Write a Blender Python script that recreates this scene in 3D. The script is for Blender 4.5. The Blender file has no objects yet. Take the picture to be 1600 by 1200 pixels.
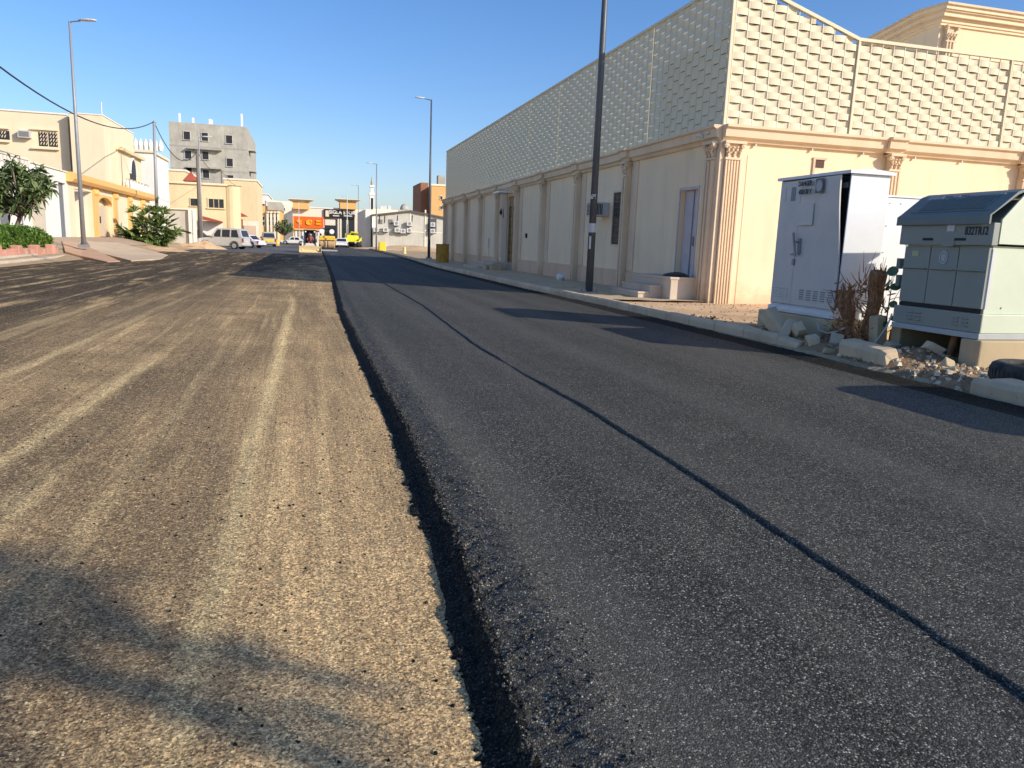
import bpy, bmesh, math, random
from mathutils import Vector, Matrix, noise
random.seed(7)
R_=random.Random(11)
scene=bpy.context.scene
COL=scene.collection
# ---------------------------------------------------------------- camera
FPX=1180.0; CAMH=1.4
def _v(a): return Vector(a)
d1=_v((-323,-229,FPX)); kk=.0375; bb=FPX*FPX/(229-323*kk)
dv=_v((-kk*bb,bb,FPX))
AY=d1.normalized(); AZ=-dv.normalized(); AX=AY.cross(AZ) if False else AY.cross(AZ)
ROT=Matrix((AX,AY,AZ))            # picture axes (right, down, forward) -> world
CAM=_v((0,0,CAMH))
def ray(px,py): return ROT@_v((px-800,py-600,FPX))
def G(px,py,z=0.0):
    r=ray(px,py); return CAM+r*((z-CAMH)/r.z)
def onX(px,py,x):
    r=ray(px,py); return CAM+r*(x/r.x)
def onY(px,py,y):
    r=ray(px,py); return CAM+r*(y/r.y)
cd=bpy.data.cameras.new('camera'); cam=bpy.data.objects.new('camera',cd); COL.objects.link(cam)
cd.sensor_fit='HORIZONTAL'; cd.sensor_width=36; cd.lens=FPX*36/1600; cd.clip_start=.05; cd.clip_end=4000
rt=ROT@_v((1,0,0)); up=ROT@_v((0,-1,0)); bk=ROT@_v((0,0,-1))
M=Matrix.Identity(4)
for i in range(3): M[i][0]=rt[i]; M[i][1]=up[i]; M[i][2]=bk[i]; M[i][3]=CAM[i]
cam.matrix_world=M; scene.camera=cam
# ---------------------------------------------------------------- world, sun, exposure
SUN_EL=math.radians(25.3); SUN_AZ=math.atan2(.748,-.664)
w=bpy.data.worlds.new('World'); scene.world=w; w.use_nodes=True
nt=w.node_tree; nt.nodes.clear()
sky=nt.nodes.new('ShaderNodeTexSky'); sky.sky_type='NISHITA'; sky.sun_disc=False
sky.sun_elevation=SUN_EL; sky.sun_rotation=SUN_AZ; sky.altitude=0; sky.air_density=1.0; sky.dust_density=1.0; sky.ozone_density=3.2
hs=nt.nodes.new('ShaderNodeHueSaturation'); hs.inputs['Saturation'].default_value=1.20
bg=nt.nodes.new('ShaderNodeBackground'); bg.inputs[1].default_value=.118
tn=nt.nodes.new('ShaderNodeMix'); tn.data_type='RGBA'; tn.blend_type='MULTIPLY'; tn.inputs[0].default_value=1; tn.inputs[7].default_value=(.95,.925,1.05,1)
wo=nt.nodes.new('ShaderNodeOutputWorld')
nt.links.new(sky.outputs[0],hs.inputs['Color']); nt.links.new(hs.outputs[0],tn.inputs[6]); nt.links.new(tn.outputs[2],bg.inputs[0]); nt.links.new(bg.outputs[0],wo.inputs[0])
sd=bpy.data.lights.new('sun','SUN'); sd.energy=3.3; sd.angle=math.radians(.53); sd.color=(1,.91,.78)
so=bpy.data.objects.new('sun',sd); COL.objects.link(so)
SDIR=_v((math.cos(SUN_EL)*math.sin(SUN_AZ),math.cos(SUN_EL)*math.cos(SUN_AZ),math.sin(SUN_EL)))
so.rotation_euler=SDIR.to_track_quat('Z','Y').to_euler(); so.location=(20,-20,30)
vs=scene.view_settings; vs.view_transform='Standard'; vs.look='None'; vs.gamma=1; vs.exposure=.58; vs.use_curve_mapping=False
scene.cycles.max_bounces=8; scene.cycles.diffuse_bounces=5; scene.cycles.use_denoising=True
# ---------------------------------------------------------------- helpers
SPLIT={'vent','screw','lifting_eye','subtitle_strip','label_strip','slot','bolt','downlight','column_stub','side_canopy','cornice_break','render_panel','plinth','pilaster_shade','conduit','latch_box','switch_box','window_poster','gate_bar','broken_block','base_plate_bolt','hood','ledge'}
class MB:
    def __init__(s): s.v=[]; s.f=[]
    def add(s,vs,fs):
        o=len(s.v); s.v+= [tuple(p) for p in vs]; s.f+=[tuple(i+o for i in f) for f in fs]; return s
    def box(s,x0,x1,y0,y1,z0,z1):
        return s.add([(x0,y0,z0),(x1,y0,z0),(x1,y1,z0),(x0,y1,z0),(x0,y0,z1),(x1,y0,z1),(x1,y1,z1),(x0,y1,z1)],
          [(0,3,2,1),(4,5,6,7),(0,1,5,4),(1,2,6,5),(2,3,7,6),(3,0,4,7)])
    def obox(s,c,ax,ay,az):
        c=_v(c);ax=_v(ax);ay=_v(ay);az=_v(az)
        P=[c+ax*i+ay*j+az*k for k in(-1,1) for i,j in((-1,-1),(1,-1),(1,1),(-1,1))]
        return s.add(P,[(0,3,2,1),(4,5,6,7),(0,1,5,4),(1,2,6,5),(2,3,7,6),(3,0,4,7)])
    def tube(s,pts,rad,n=8,cap=True):
        pts=[_v(p) for p in pts]
        if not hasattr(rad,'__len__'): rad=[rad]*len(pts)
        o=len(s.v); up=_v((.137,.27,.95))
        for i,p in enumerate(pts):
            t=(pts[min(i+1,len(pts)-1)]-pts[max(i-1,0)]).normalized()
            u=t.cross(up)
            if u.length<.05: u=t.cross(_v((1,0,0)))
            u.normalize(); w_=t.cross(u)
            for k in range(n):
                a=2*math.pi*k/n; s.v.append(tuple(p+(u*math.cos(a)+w_*math.sin(a))*rad[i]))
        for i in range(len(pts)-1):
            for k in range(n):
                a=o+i*n+k; b=o+i*n+(k+1)%n; s.f.append((a,b,b+n,a+n))
        if cap:
            s.f.append(tuple(o+k for k in range(n))[::-1]); e=o+(len(pts)-1)*n; s.f.append(tuple(e+k for k in range(n)))
        return s
    def cyl(s,p0,p1,r0,r1=None,n=12): return s.tube([p0,p1],[r0,r0 if r1 is None else r1],n)
    def prism(s,poly,axis,a0,a1):
        # poly of 2D points; axis 'x': (y,z) 'y': (x,z) 'z': (x,y)
        def m(p,a): return {'x':(a,p[0],p[1]),'y':(p[0],a,p[1]),'z':(p[0],p[1],a)}[axis]
        n=len(poly); vs=[m(p,a0) for p in poly]+[m(p,a1) for p in poly]
        fs=[tuple(range(n)),tuple(range(2*n-1,n-1,-1))]+[(i,n+i,n+(i+1)%n,(i+1)%n) for i in range(n)]
        return s.add(vs,fs)
    def lathe(s,c,prof,n=16,a0=0,a1=2*math.pi):
        # prof [(r,z)]
        o=len(s.v); full=abs(a1-a0-2*math.pi)<1e-6
        for r,z in prof:
            for k in range(n): 
                a=a0+(a1-a0)*k/(n if full else n-1); s.v.append((c[0]+r*math.cos(a),c[1]+r*math.sin(a),c[2]+z))
        for i in range(len(prof)-1):
            for k in range(n if full else n-1):
                a=o+i*n+k;b=o+i*n+(k+1)%n; s.f.append((a,b,b+n,a+n))
        return s
    def wheel(s,c,axis,r,w,n=18):
        c=_v(c); ax=_v(axis).normalized()*w/2
        return s.tube([c-ax,c-ax*.8,c+ax*.8,c+ax],[r*.9,r,r,r*.9],n)
    def rock(s,c,r,seed=0,sx=1,sy=1,sz=1,sub=1):
        bm=bmesh.new(); bmesh.ops.create_icosphere(bm,subdivisions=sub,radius=1)
        o=len(s.v)
        for v in bm.verts:
            q=v.co; k=1+.35*noise.noise(q*1.7+_v((seed*3.1,seed*1.7,seed)))
            s.v.append((c[0]+q.x*r*k*sx,c[1]+q.y*r*k*sy,c[2]+q.z*r*k*sz))
        for f in bm.faces: s.f.append(tuple(o+v.index for v in f.verts))
        bm.free(); return s
    def parts(s):
        p=list(range(len(s.v)))
        def fd(a):
            while p[a]!=a: p[a]=p[p[a]]; a=p[a]
            return a
        for f in s.f:
            a=fd(f[0])
            for i in f[1:]: p[fd(i)]=a
        g={}
        for f in s.f: g.setdefault(fd(f[0]),[]).append(f)
        out=[]
        for fs in g.values():
            ids=sorted({i for f in fs for i in f}); mp={i:k for k,i in enumerate(ids)}; q=MB(); q.v=[s.v[i] for i in ids]; q.f=[tuple(mp[i] for i in f) for f in fs]; out.append(q)
        return out
    def build(s,name,mat,parent=None,world=True,smooth=False,bevel=0,split=False):
        if parent is not None and (split or name in SPLIT):
            ps=s.parts()
            if len(ps)>1:
                for q in ps: o=q.build(name,mat,parent,world,smooth,bevel)
                return o
        me=bpy.data.meshes.new(name); 
        off=_v(parent.location) if (parent is not None and world) else _v((0,0,0))
        if parent is not None and world and parent.parent is not None: off=off+_v(parent.parent.location)
        me.from_pydata([tuple(_v(p)-off) for p in s.v],[],s.f); me.update()
        bm=bmesh.new(); bm.from_mesh(me); bmesh.ops.recalc_face_normals(bm,faces=bm.faces); bm.to_mesh(me); bm.free()
        if smooth:
            for p in me.polygons: p.use_smooth=True
        me.materials.append(mat)
        o=bpy.data.objects.new(name,me); COL.objects.link(o)
        if parent is not None: o.parent=parent
        if bevel:
            m=o.modifiers.new('bevel','BEVEL'); m.width=bevel; m.segments=2; m.limit_method='ANGLE'
        return o
def thing(name,label,cat,loc=(0,0,0),rotz=0,group=None):
    o=bpy.data.objects.new(name,None); COL.objects.link(o); o.location=loc; o.rotation_euler=(0,0,rotz)
    o.empty_display_size=.2; o['label']=label; o['category']=cat
    if group: o['group']=group
    return o
def tag(o,label,cat,group=None,kind=None):
    o['label']=label; o['category']=cat
    if group: o['group']=group
    if kind: o['kind']=kind
    return o
def struct(o,label=None,cat=None):
    o['kind']='structure'
    if label: o['label']=label; o['category']=cat
    return o
def copy_tree(o,parent=None):
    c=o.copy(); COL.objects.link(c)
    if parent is not None: c.parent=parent
    for ch in [x for x in bpy.data.objects if x.parent==o]: copy_tree(ch,c)
    return c
def text_mesh(txt,size,depth=.004,bold=0.0):
    cu=bpy.data.curves.new('txt','FONT'); cu.body=txt; cu.size=size; cu.extrude=depth/2; cu.offset=bold; cu.align_x='CENTER'; cu.align_y='CENTER'
    ob=bpy.data.objects.new('txt',cu); COL.objects.link(ob)
    dg=bpy.context.evaluated_depsgraph_get(); me=bpy.data.meshes.new_from_object(ob.evaluated_get(dg))
    bpy.data.objects.remove(ob); return me
def text_obj(name,txt,size,mat,parent,mtx,depth=.004,bold=0.0,sx=1):
    me=text_mesh(txt,size,depth,bold); me.name=name
    me.transform(mtx@Matrix.Diagonal((sx,1,1,1)))
    me.materials.clear(); me.materials.append(mat)
    o=bpy.data.objects.new(name,me); COL.objects.link(o); o.parent=parent
    return o
# text lying in a wall: facing -x (reads along -y) or facing -y (reads along +x)
def face_mx(c): 
    m=Matrix(((0,0,-1,c[0]),(-1,0,0,c[1]),(0,1,0,c[2]),(0,0,0,1))); return m
def face_my(c):
    m=Matrix(((1,0,0,c[0]),(0,0,-1,c[1]),(0,1,0,c[2]),(0,0,0,1))); return m
# ---------------------------------------------------------------- materials
class NT:
    def __init__(s,name,rough=.8,metal=0,spec=.5):
        s.m=bpy.data.materials.new(name); s.m.use_nodes=True; s.t=s.m.node_tree
        s.b=s.t.nodes['Principled BSDF']; s.b.inputs['Roughness'].default_value=rough; s.b.inputs['Metallic'].default_value=metal
        s.b.inputs['Specular IOR Level'].default_value=spec
        s.tc=s.n('ShaderNodeTexCoord').outputs['Object']
    def n(s,t): return s.t.nodes.new(t)
    def set(s,i,v):
        if isinstance(v,bpy.types.NodeSocket): s.t.links.new(v,i)
        else:
            if isinstance(v,tuple) and len(v)==3 and i.type=='RGBA': v=v+(1,)
            i.default_value=v
    def map(s,sc=(1,1,1),loc=(0,0,0),rot=(0,0,0),vec=None):
        n=s.n('ShaderNodeMapping'); n.inputs['Scale'].default_value=sc; n.inputs['Location'].default_value=loc; n.inputs['Rotation'].default_value=rot
        s.set(n.inputs['Vector'],vec or s.tc); return n.outputs[0]
    def noise(s,scale,detail=4,rough=.55,vec=None,dist=0):
        n=s.n('ShaderNodeTexNoise'); n.inputs['Scale'].default_value=scale; n.inputs['Detail'].default_value=detail; n.inputs['Roughness'].default_value=rough; n.inputs['Distortion'].default_value=dist
        s.set(n.inputs['Vector'],vec or s.tc); return n.outputs['Fac']
    def vor(s,scale,out='Distance',vec=None,rand=1,feature='F1'):
        n=s.n('ShaderNodeTexVoronoi'); n.feature=feature; n.inputs['Scale'].default_value=scale; n.inputs['Randomness'].default_value=rand
        s.set(n.inputs['Vector'],vec or s.tc); return n.outputs[out]
    def ramp(s,f,st):
        n=s.n('ShaderNodeValToRGB'); s.set(n.inputs[0],f); e=n.color_ramp.elements
        while len(e)<len(st): e.new(.5)
        for el,(p,c) in zip(e,st):
            el.position=p; el.color=(c,c,c,1) if not isinstance(c,tuple) else c+(1,)
        return n.outputs[0]
    def mix(s,f,a,b,mode='MIX'):
        n=s.n('ShaderNodeMix'); n.data_type='RGBA'; n.blend_type=mode
        s.set(n.inputs[0],f); s.set(n.inputs[6],a); s.set(n.inputs[7],b); return n.outputs[2]
    def math(s,op,a,b=0.0,c=None):
        n=s.n('ShaderNodeMath'); n.operation=op; s.set(n.inputs[0],a); s.set(n.inputs[1],b)
        if c is not None: s.set(n.inputs[2],c)
        return n.outputs[0]
    def sep(s):
        n=s.n('ShaderNodeSeparateXYZ'); s.set(n.inputs[0],s.tc); return n.outputs
    def bump(s,h,dist=.01,strength=1,prev=None):
        n=s.n('ShaderNodeBump'); n.inputs['Distance'].default_value=dist; n.inputs['Strength'].default_value=strength
        s.set(n.inputs['Height'],h)
        if prev is not None: s.t.links.new(prev,n.inputs['Normal'])
        s.t.links.new(n.outputs[0],s.b.inputs['Normal']); return n.outputs[0]
    def col(s,c): s.set(s.b.inputs['Base Color'],c); return s
    def rough(s,c): s.set(s.b.inputs['Roughness'],c); return s
def mixc(a,b,t): return tuple(a[i]*(1-t)+b[i]*t for i in range(3))
_st={}
def stucco(name,c,var=.12,dirt=.25,bump=.003,rough=.9,dcol=(.25,.19,.12),splash=False):
    if name in _st: return _st[name]
    s=NT(name,rough,spec=.2)
    a=s.ramp(s.noise(.7,5),[(.3,0.0),(.75,1.0)])
    base=s.mix(a,tuple(x*(1-var) for x in c),tuple(min(1,x*(1+var*.5)) for x in c))
    st=s.noise(1.0,5,.6,vec=s.map((2.2,2.2,.35)))
    st=s.ramp(st,[(.5,0.0),(.8,1.0)])
    f=s.math('MULTIPLY',st,dirt)
    base=s.mix(f,base,dcol)
    if splash:
        zz=s.sep()[2]; mk=s.math('MULTIPLY',s.ramp(s.math('ADD',zz,s.math('MULTIPLY',s.math('SUBTRACT',s.noise(3,5,.7),.5),1.1)),[(.0,1.0),(.55,0.0)]),.55)
        base=s.mix(mk,base,(.52,.36,.21))
        ck=s.vor(.9,'Distance',feature='DISTANCE_TO_EDGE',vec=s.map((1,1,1.0)))
        pt=s.ramp(s.noise(.45,3,.5),[(.56,0.0),(.58,1.0)]); base=s.mix(s.math('MULTIPLY',pt,.07),base,(.95,.85,.65))
    fine=s.noise(45,3)
    base=s.mix(s.math('MULTIPLY',s.ramp(fine,[(.35,0.0),(.7,1.0)]),.10),base,tuple(x*.6 for x in c))
    s.col(base); s.bump(s.noise(30,4,.7),bump,.6)
    _st[name]=s.m; return s.m
def paint(name,c,rough=.45,metal=0,dirt=.3,dcol=(.3,.24,.16),bump=.0005,scale=3):
    if name in _st: return _st[name]
    s=NT(name,rough,metal,.5)
    d=s.ramp(s.noise(scale,6,.65),[(.45,0.0),(.78,1.0)])
    d2=s.ramp(s.noise(scale*12,4,.7),[(.55,0.0),(.75,1.0)])
    f=s.math('MULTIPLY',s.math('ADD',d,s.math('MULTIPLY',d2,.4)),dirt)
    s.col(s.mix(f,c,dcol)); s.rough(s.math('ADD',s.math('MULTIPLY',d,.25),rough)); s.bump(s.noise(scale*3,3),bump,.5)
    _st[name]=s.m; return s.m
def plain(name,c,rough=.6,metal=0):
    if name in _st: return _st[name]
    s=NT(name,rough,metal); s.col(s.mix(s.noise(6,4),tuple(x*.8 for x in c),tuple(min(1,x*1.15) for x in c))); _st[name]=s.m; return s.m

def asphalt_mat(k=1.0,nm='fresh_asphalt'):
    s=NT(nm,.7,spec=.07*k)
    cell=s.vor(150,'Color'); cd_=s.vor(150,'Distance')
    sp=s.n('ShaderNodeSeparateColor'); s.set(sp.inputs[0],cell); rnd=sp.outputs[0]
    big=s.ramp(s.noise(.55,5,.6),[(.3,0.0),(.7,1.0)])
    med=s.ramp(s.noise(5,5,.7),[(.35,0.0),(.7,1.0)])
    stone=s.ramp(rnd,[(0,(.010,.010,.009)),(.35,(.046,.046,.042)),(.7,(.112,.111,.100)),(.93,(.24,.235,.21)),(1,(.60,.57,.50))])
    base=s.mix(s.math('MULTIPLY',big,.28),stone,(.05,.05,.05))
    base=s.mix(s.math('MULTIPLY',med,.22),base,(.022,.022,.024))
    gap=s.ramp(cd_,[(.3,1.0),(.62,0.0)])
    base=s.mix(s.math('MULTIPLY',s.math('SUBTRACT',1.0,gap),.6),base,(.012,.012,.013))
    scf=s.math('MULTIPLY',s.ramp(s.noise(1,6,.75,vec=s.map((2.2,5,1))),[(.57,0.0),(.66,1.0)]),s.ramp(s.noise(.35,2),[(.42,0.0),(.6,1.0)]))
    base=s.mix(s.math('MULTIPLY',scf,.55),base,(.02,.02,.02))
    lane=s.ramp(s.noise(1,3,.5,vec=s.map((1.6,.05,1))),[(.42,0.0),(.6,1.0)])
    base=s.mix(s.math('MULTIPLY',lane,.22),base,(.15,.145,.135))
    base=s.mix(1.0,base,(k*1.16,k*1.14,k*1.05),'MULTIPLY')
    s.col(base)
    s.rough(s.ramp(s.noise(60,2),[(.3,.6),(.7,.85)]))
    b=s.bump(s.math('SUBTRACT',1.0,cd_),.005,.6)
    b=s.bump(s.noise(28,5,.7),.010,.45,b)
    s.bump(s.noise(2.5,3,.6),.02,.5,b)
    return s.m
def dirt_mat():
    s=NT('milled_road',.95,spec=.15)
    X,Y,Z=s.sep()
    # slow wander of the scraper marks
    wob=s.math('MULTIPLY',s.math('SUBTRACT',s.noise(.10,1),.5),.5)
    xw=s.math('ADD',X,wob)
    cmb=s.n('ShaderNodeCombineXYZ'); s.set(cmb.inputs[0],xw); s.set(cmb.inputs[1],Y)
    sv=cmb.outputs[0]
    lng=s.noise(1,5,.62,vec=s.map((4.2,.14,1),vec=sv))
    lng2=s.noise(1,4,.6,vec=s.map((13,.35,1),vec=sv))
    patch=s.noise(.9,5,.6)
    fine=s.noise(38,5,.75); grit=s.vor(70,'Distance')
    pale=s.ramp(s.math('ADD',s.math('MULTIPLY',lng,.65),s.math('MULTIPLY',lng2,.35)),[(.535,0.0),(.62,1.0)])
    crumb=s.math('MULTIPLY',s.ramp(s.noise(16,6,.8,vec=s.map((.8,1,1))),[(.42,0.0),(.56,1.0)]),s.ramp(s.noise(1,4,.7,vec=s.map((1.1,8,1))),[(.36,.2),(.56,1.0)]))
    pale=s.math('MULTIPLY',pale,s.math('ADD',s.math('MULTIPLY',crumb,.9),.1))
    base=s.ramp(s.math('ADD',s.math('MULTIPLY',patch,.5),s.math('MULTIPLY',s.noise(14,5,.7),.5)),[(.32,(.19,.135,.082)),(.52,(.42,.31,.188)),(.7,(.70,.52,.31))])
    # nearer the new edge it is more sandy
    sandy=s.ramp(s.math('ADD',s.math('MULTIPLY',X,.35),s.math('SUBTRACT',1.15,s.math('MULTIPLY',Y,.05))),[(.35,0.0),(1.1,1.0)])
    base=s.mix(s.math('MULTIPLY',sandy,.6),base,(.82,.60,.35))
    base=s.mix(s.math('MULTIPLY',pale,.9),base,(.95,.74,.42))
    # two long ribs of powdered sand
    def rib(x0,w_,ya,yb,amt,sl=0.0):
        xx=s.math('ADD',X,s.math('MULTIPLY',s.math('SUBTRACT',s.noise(.35,1),.5),.12))
        if sl: xx=s.math('SUBTRACT',xx,s.math('MULTIPLY',Y,sl))
        d=s.math('ABSOLUTE',s.math('SUBTRACT',xx,x0))
        m=s.ramp(s.math('DIVIDE',d,w_),[(.25,1.0),(1.0,0.0)])
        e=s.ramp(s.math('DIVIDE',s.math('SUBTRACT',Y,ya),yb-ya),[(0,0.0),(.06,1.0),(.75,1.0),(1,0.0)])
        br=s.ramp(s.noise(13,6,.85),[(.36,.1),(.54,1.0)])
        return s.math('MULTIPLY',s.math('MULTIPLY',m,e),s.math('MULTIPLY',br,amt))
    for a in ((-.38,.10,.5,19,.95,.006),(-1.95,.13,4.6,9.5,.8,.035),(-1.0,.07,2,12,.45,0),(-2.9,.10,5,30,.6,.02),(-4.2,.2,12,45,.5,.02),(-1.45,.16,1.5,5.2,.6,0),(.05,.05,1.5,9,.35,.01)):
        base=s.mix(rib(*a),base,(.98,.79,.46))
    # black scraped remains on the far left
    bl=s.noise(1,6,.7,vec=s.map((1.3,.14,1),vec=sv))
    msk=s.ramp(s.math('ADD',s.math('MULTIPLY',X,-.11),s.math('MULTIPLY',Y,.012)),[(.40,0.0),(.70,1.0)])
    blk=s.math('MULTIPLY',s.ramp(bl,[(.40,0.0),(.455,1.0)]),msk)
    base=s.mix(s.math('MULTIPLY',blk,.95),base,(.024,.019,.017))
    base=s.mix(s.math('MULTIPLY',s.ramp(s.noise(1,5,.7,vec=s.map((1.1,.10,1))),[(.42,0.0),(.58,1.0)]),.5),base,(.10,.08,.066))
    ps=s.math('MULTIPLY',s.ramp(s.noise(1,5,.65,vec=s.map((3.1,.11,1),loc=(3,5,0))),[(.55,0.0),(.62,1.0)]),s.ramp(s.math('MULTIPLY',X,-.16),[(.3,0.0),(.8,1.0)]))
    base=s.mix(s.math('MULTIPLY',ps,.6),base,(.74,.58,.36))
    tar=s.math('MULTIPLY',s.ramp(s.noise(1,6,.75,vec=s.map((.9,.45,1),loc=(9,2,0))),[(.50,0.0),(.56,1.0)]),s.ramp(s.math('ADD',s.math('MULTIPLY',X,-.06),s.math('MULTIPLY',Y,.022)),[(.55,0.0),(.8,1.0)]))
    base=s.mix(s.math('MULTIPLY',tar,.8),base,(.03,.024,.02))
    # grit
    base=s.mix(s.math('MULTIPLY',s.ramp(fine,[(.54,0.0),(.66,1.0)]),.7),base,(.86,.72,.46))
    base=s.mix(s.math('MULTIPLY',s.ramp(s.noise(55,4,.7),[(.57,0.0),(.69,1.0)]),.8),base,(.05,.04,.03))
    gc=s.vor(150,'Color'); gs=s.n('ShaderNodeSeparateColor'); s.set(gs.inputs[0],gc)
    base=s.mix(.8,base,s.ramp(gs.outputs[0],[(0,(.12,.115,.11)),(.3,(.62,.60,.57)),(.6,(.95,.94,.90)),(.85,(1.5,1.45,1.3)),(1,(2.1,2.0,1.75))]),'MULTIPLY')
    gc2=s.vor(62,'Color'); gs2=s.n('ShaderNodeSeparateColor'); s.set(gs2.inputs[0],gc2)
    base=s.mix(.42,base,s.ramp(gs2.outputs[1],[(0,(.45,.43,.40)),(.5,(1.0,1.0,.98)),(1,(1.45,1.4,1.3))]),'MULTIPLY')
    base=s.mix(s.ramp(s.noise(8,5,.8),[(.685,0.0),(.71,1.0)]),base,(.03,.026,.025))
    base=s.mix(1.0,base,(1.06,1.0,.885),'MULTIPLY')
    s.col(base)
    b=s.bump(s.noise(32,6,.8),.018,.9)
    b=s.bump(s.ramp(grit,[(0,1.0),(.6,0.0)]),.006,.5,b)
    s.bump(s.math('ADD',lng,s.math('MULTIPLY',lng2,.4)),.05,.5,b)
    return s.m
def sand_mat(name,c1,c2,dark=(.10,.075,.05),sc=1.0,bump=.03):
    s=NT(name,.95,spec=.1)
    a=s.ramp(s.noise(.8*sc,6,.6),[(.3,0.0),(.7,1.0)])
    base=s.mix(a,c1,c2)
    base=s.mix(s.math('MULTIPLY',s.ramp(s.noise(11*sc,6,.7),[(.5,0.0),(.72,1.0)]),.5),base,dark)
    base=s.mix(s.math('MULTIPLY',s.ramp(s.noise(50*sc,4,.7),[(.58,0.0),(.7,1.0)]),.5),base,(.75,.66,.5))
    s.col(base); b=s.bump(s.noise(18*sc,6,.75),bump,.8); s.bump(s.noise(70*sc,3,.7),.006,.8,b)
    return s.m
M_ASPH=asphalt_mat(); M_ASPHD=asphalt_mat(.35,'loose_mix_and_edge_shade'); M_DIRT=dirt_mat()  # darker asphalt copy: loose crumbs, and painted shade on the lane edges
M_SAND=sand_mat('sand',(.42,.30,.17),(.55,.41,.25))
M_VERGE=sand_mat('verge_sand',(.56,.36,.19),(.80,.56,.33),bump=.03)
M_MUD=sand_mat('rubble_soil',(.30,.18,.09),(.58,.38,.21),(.07,.04,.02),sc=1.6,bump=.06)
def old_road():
    s=NT('old_road',.85,spec=.3)
    a=s.ramp(s.noise(.25,5,.6,vec=s.map((1,.3,1))),[(.35,(.085,.082,.08)),(.65,(.15,.145,.14))])
    s.col(a); s.bump(s.noise(40,3),.01,.5); return s.m
M_OLD=old_road()
def paving():
    s=NT('dusty_paving',.9,spec=.2)
    b=s.n('ShaderNodeTexBrick'); s.set(b.inputs['Vector'],s.map((1,1,1),rot=(0,0,math.pi/2)))
    b.inputs['Scale'].default_value=2.2; b.inputs['Mortar Size'].default_value=.012; b.inputs['Color1'].default_value=(.58,.43,.26,1); b.inputs['Color2'].default_value=(.48,.35,.21,1); b.inputs['Mortar'].default_value=(.16,.12,.08,1)
    d=s.ramp(s.noise(1.3,6,.7),[(.35,0.0),(.7,1.0)])
    s.col(s.mix(s.math('MULTIPLY',d,.75),b.outputs[0],(.72,.55,.33))); s.bump(s.noise(20,5,.7),.008,.6); return s.m
M_PAVE=paving()
M_KERB=stucco('kerb_concrete',(.72,.56,.36),.25,.45,.006,dcol=(.2,.15,.1))
M_KERBL=stucco('kerb_pale',(.62,.53,.40),.2,.3,.006)
M_CONC=stucco('plinth_concrete',(.56,.45,.28),.2,.5,.004,dcol=(.22,.17,.11))
M_WALL=stucco('cream_render',(.90,.72,.475),.06,.18,splash=True)
M_TRIM=stucco('rose_trim',(.80,.63,.43),.10,.30,splash=True)
M_PLIN=stucco('wall_plinth',(.70,.52,.35),.1,.35)
M_SCR=stucco('woven_screen',(.78,.70,.50),.05,.06,.001)
M_WHITE=paint('white_cabinet_paint',(.72,.74,.74),.4,0,.12)
M_CABG=paint('cabinet_door_paint',(.60,.57,.51),.45,0,.22,(.4,.36,.3))
M_GREEN=paint('kiosk_paint',(.56,.62,.47),.45,0,.14,(.35,.33,.25))
M_GREY=paint('kiosk_shaded_front',(.26,.285,.24),.5,0,.25,(.3,.27,.22))  # green kiosk's front as it looks in shade, put into the paint
M_DGREY=paint('kiosk_lid',(.15,.185,.17),.55,0,.3,(.32,.3,.25))
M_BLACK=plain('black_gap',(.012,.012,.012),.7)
M_RUB=NT('rubber',.85); M_RUB.col(M_RUB.mix(M_RUB.ramp(M_RUB.noise(5,5),[(.4,0.0),(.7,1.0)]),(.018,.018,.018),(.10,.09,.075))); M_RUB.bump(M_RUB.noise(30,3),.004,.6); M_RUB=M_RUB.m
M_STEEL=paint('galvanised_steel',(.30,.31,.32),.5,.3,.3,(.2,.18,.15))
M_LAMP=paint('lamp_paint',(.60,.60,.58),.4,0,.1)
M_GLASS=NT('dark_glass',.2,spec=.35); M_GLASS.col((.03,.035,.04)); M_GLASS=M_GLASS.m
M_INK=plain('black_ink',(.02,.02,.022),.6)
# ---------------------------------------------------------------- ground
def sm(a,b,x):
    t=max(0,min(1,(x-a)/(b-a))); return t*t*(3-2*t)
def HT(x,y):
    h=-.05
    if x<-8.5: h+= .89*sm(8.7,14.6,-x)
    if x>6.5: h+= .15*sm(6.5,6.7,x)
    return h
def onT(px,py,dz=0):
    r=ray(px,py); t=.002
    for i in range(4000):
        p=CAM+r*t
        if p.z<=HT(p.x,p.y)+dz: return p
        t*=1.003
    return p
def grid(name,xs,ys,zf,mat,parent=None,smooth=True):
    nx=len(xs); v=[(x,y,zf(x,y)) for y in ys for x in xs]; f=[(j*nx+i,j*nx+i+1,(j+1)*nx+i+1,(j+1)*nx+i) for j in range(len(ys)-1) for i in range(nx-1)]
    m=MB(); m.v=v; m.f=f; return m.build(name,mat,parent,smooth=smooth)
def rng(a,b,st):
    n=max(1,round((b-a)/st)); return [a+(b-a)*i/n for i in range(n+1)]
xs=[-1500,-600,-250,-120,-60,-40,-30,-24,-20,-17]+rng(-15,-8,.4)+[-6,-3,0,3,6,6.5,6.55,6.6,6.7,7,9,12,16,22,30,45,70,120,250,600,1500]
ys=[-300,-120,-50,-25]+rng(-15,120,2.5)+[130,150,180,220,280,400,700,1200,2500]
struct(grid('ground',xs,ys,HT,M_SAND))
def yrows(y0,y1,k=.012,near=1.25,dn=.12):
    o=[]; y=y0
    while y<y1:
        o.append(y); y+= dn if y<near else max(.014,k*y)
    o.append(y1); return o
def nz(x,y,s,seed=0): return noise.noise(_v((x*s,y*s,seed)))
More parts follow.
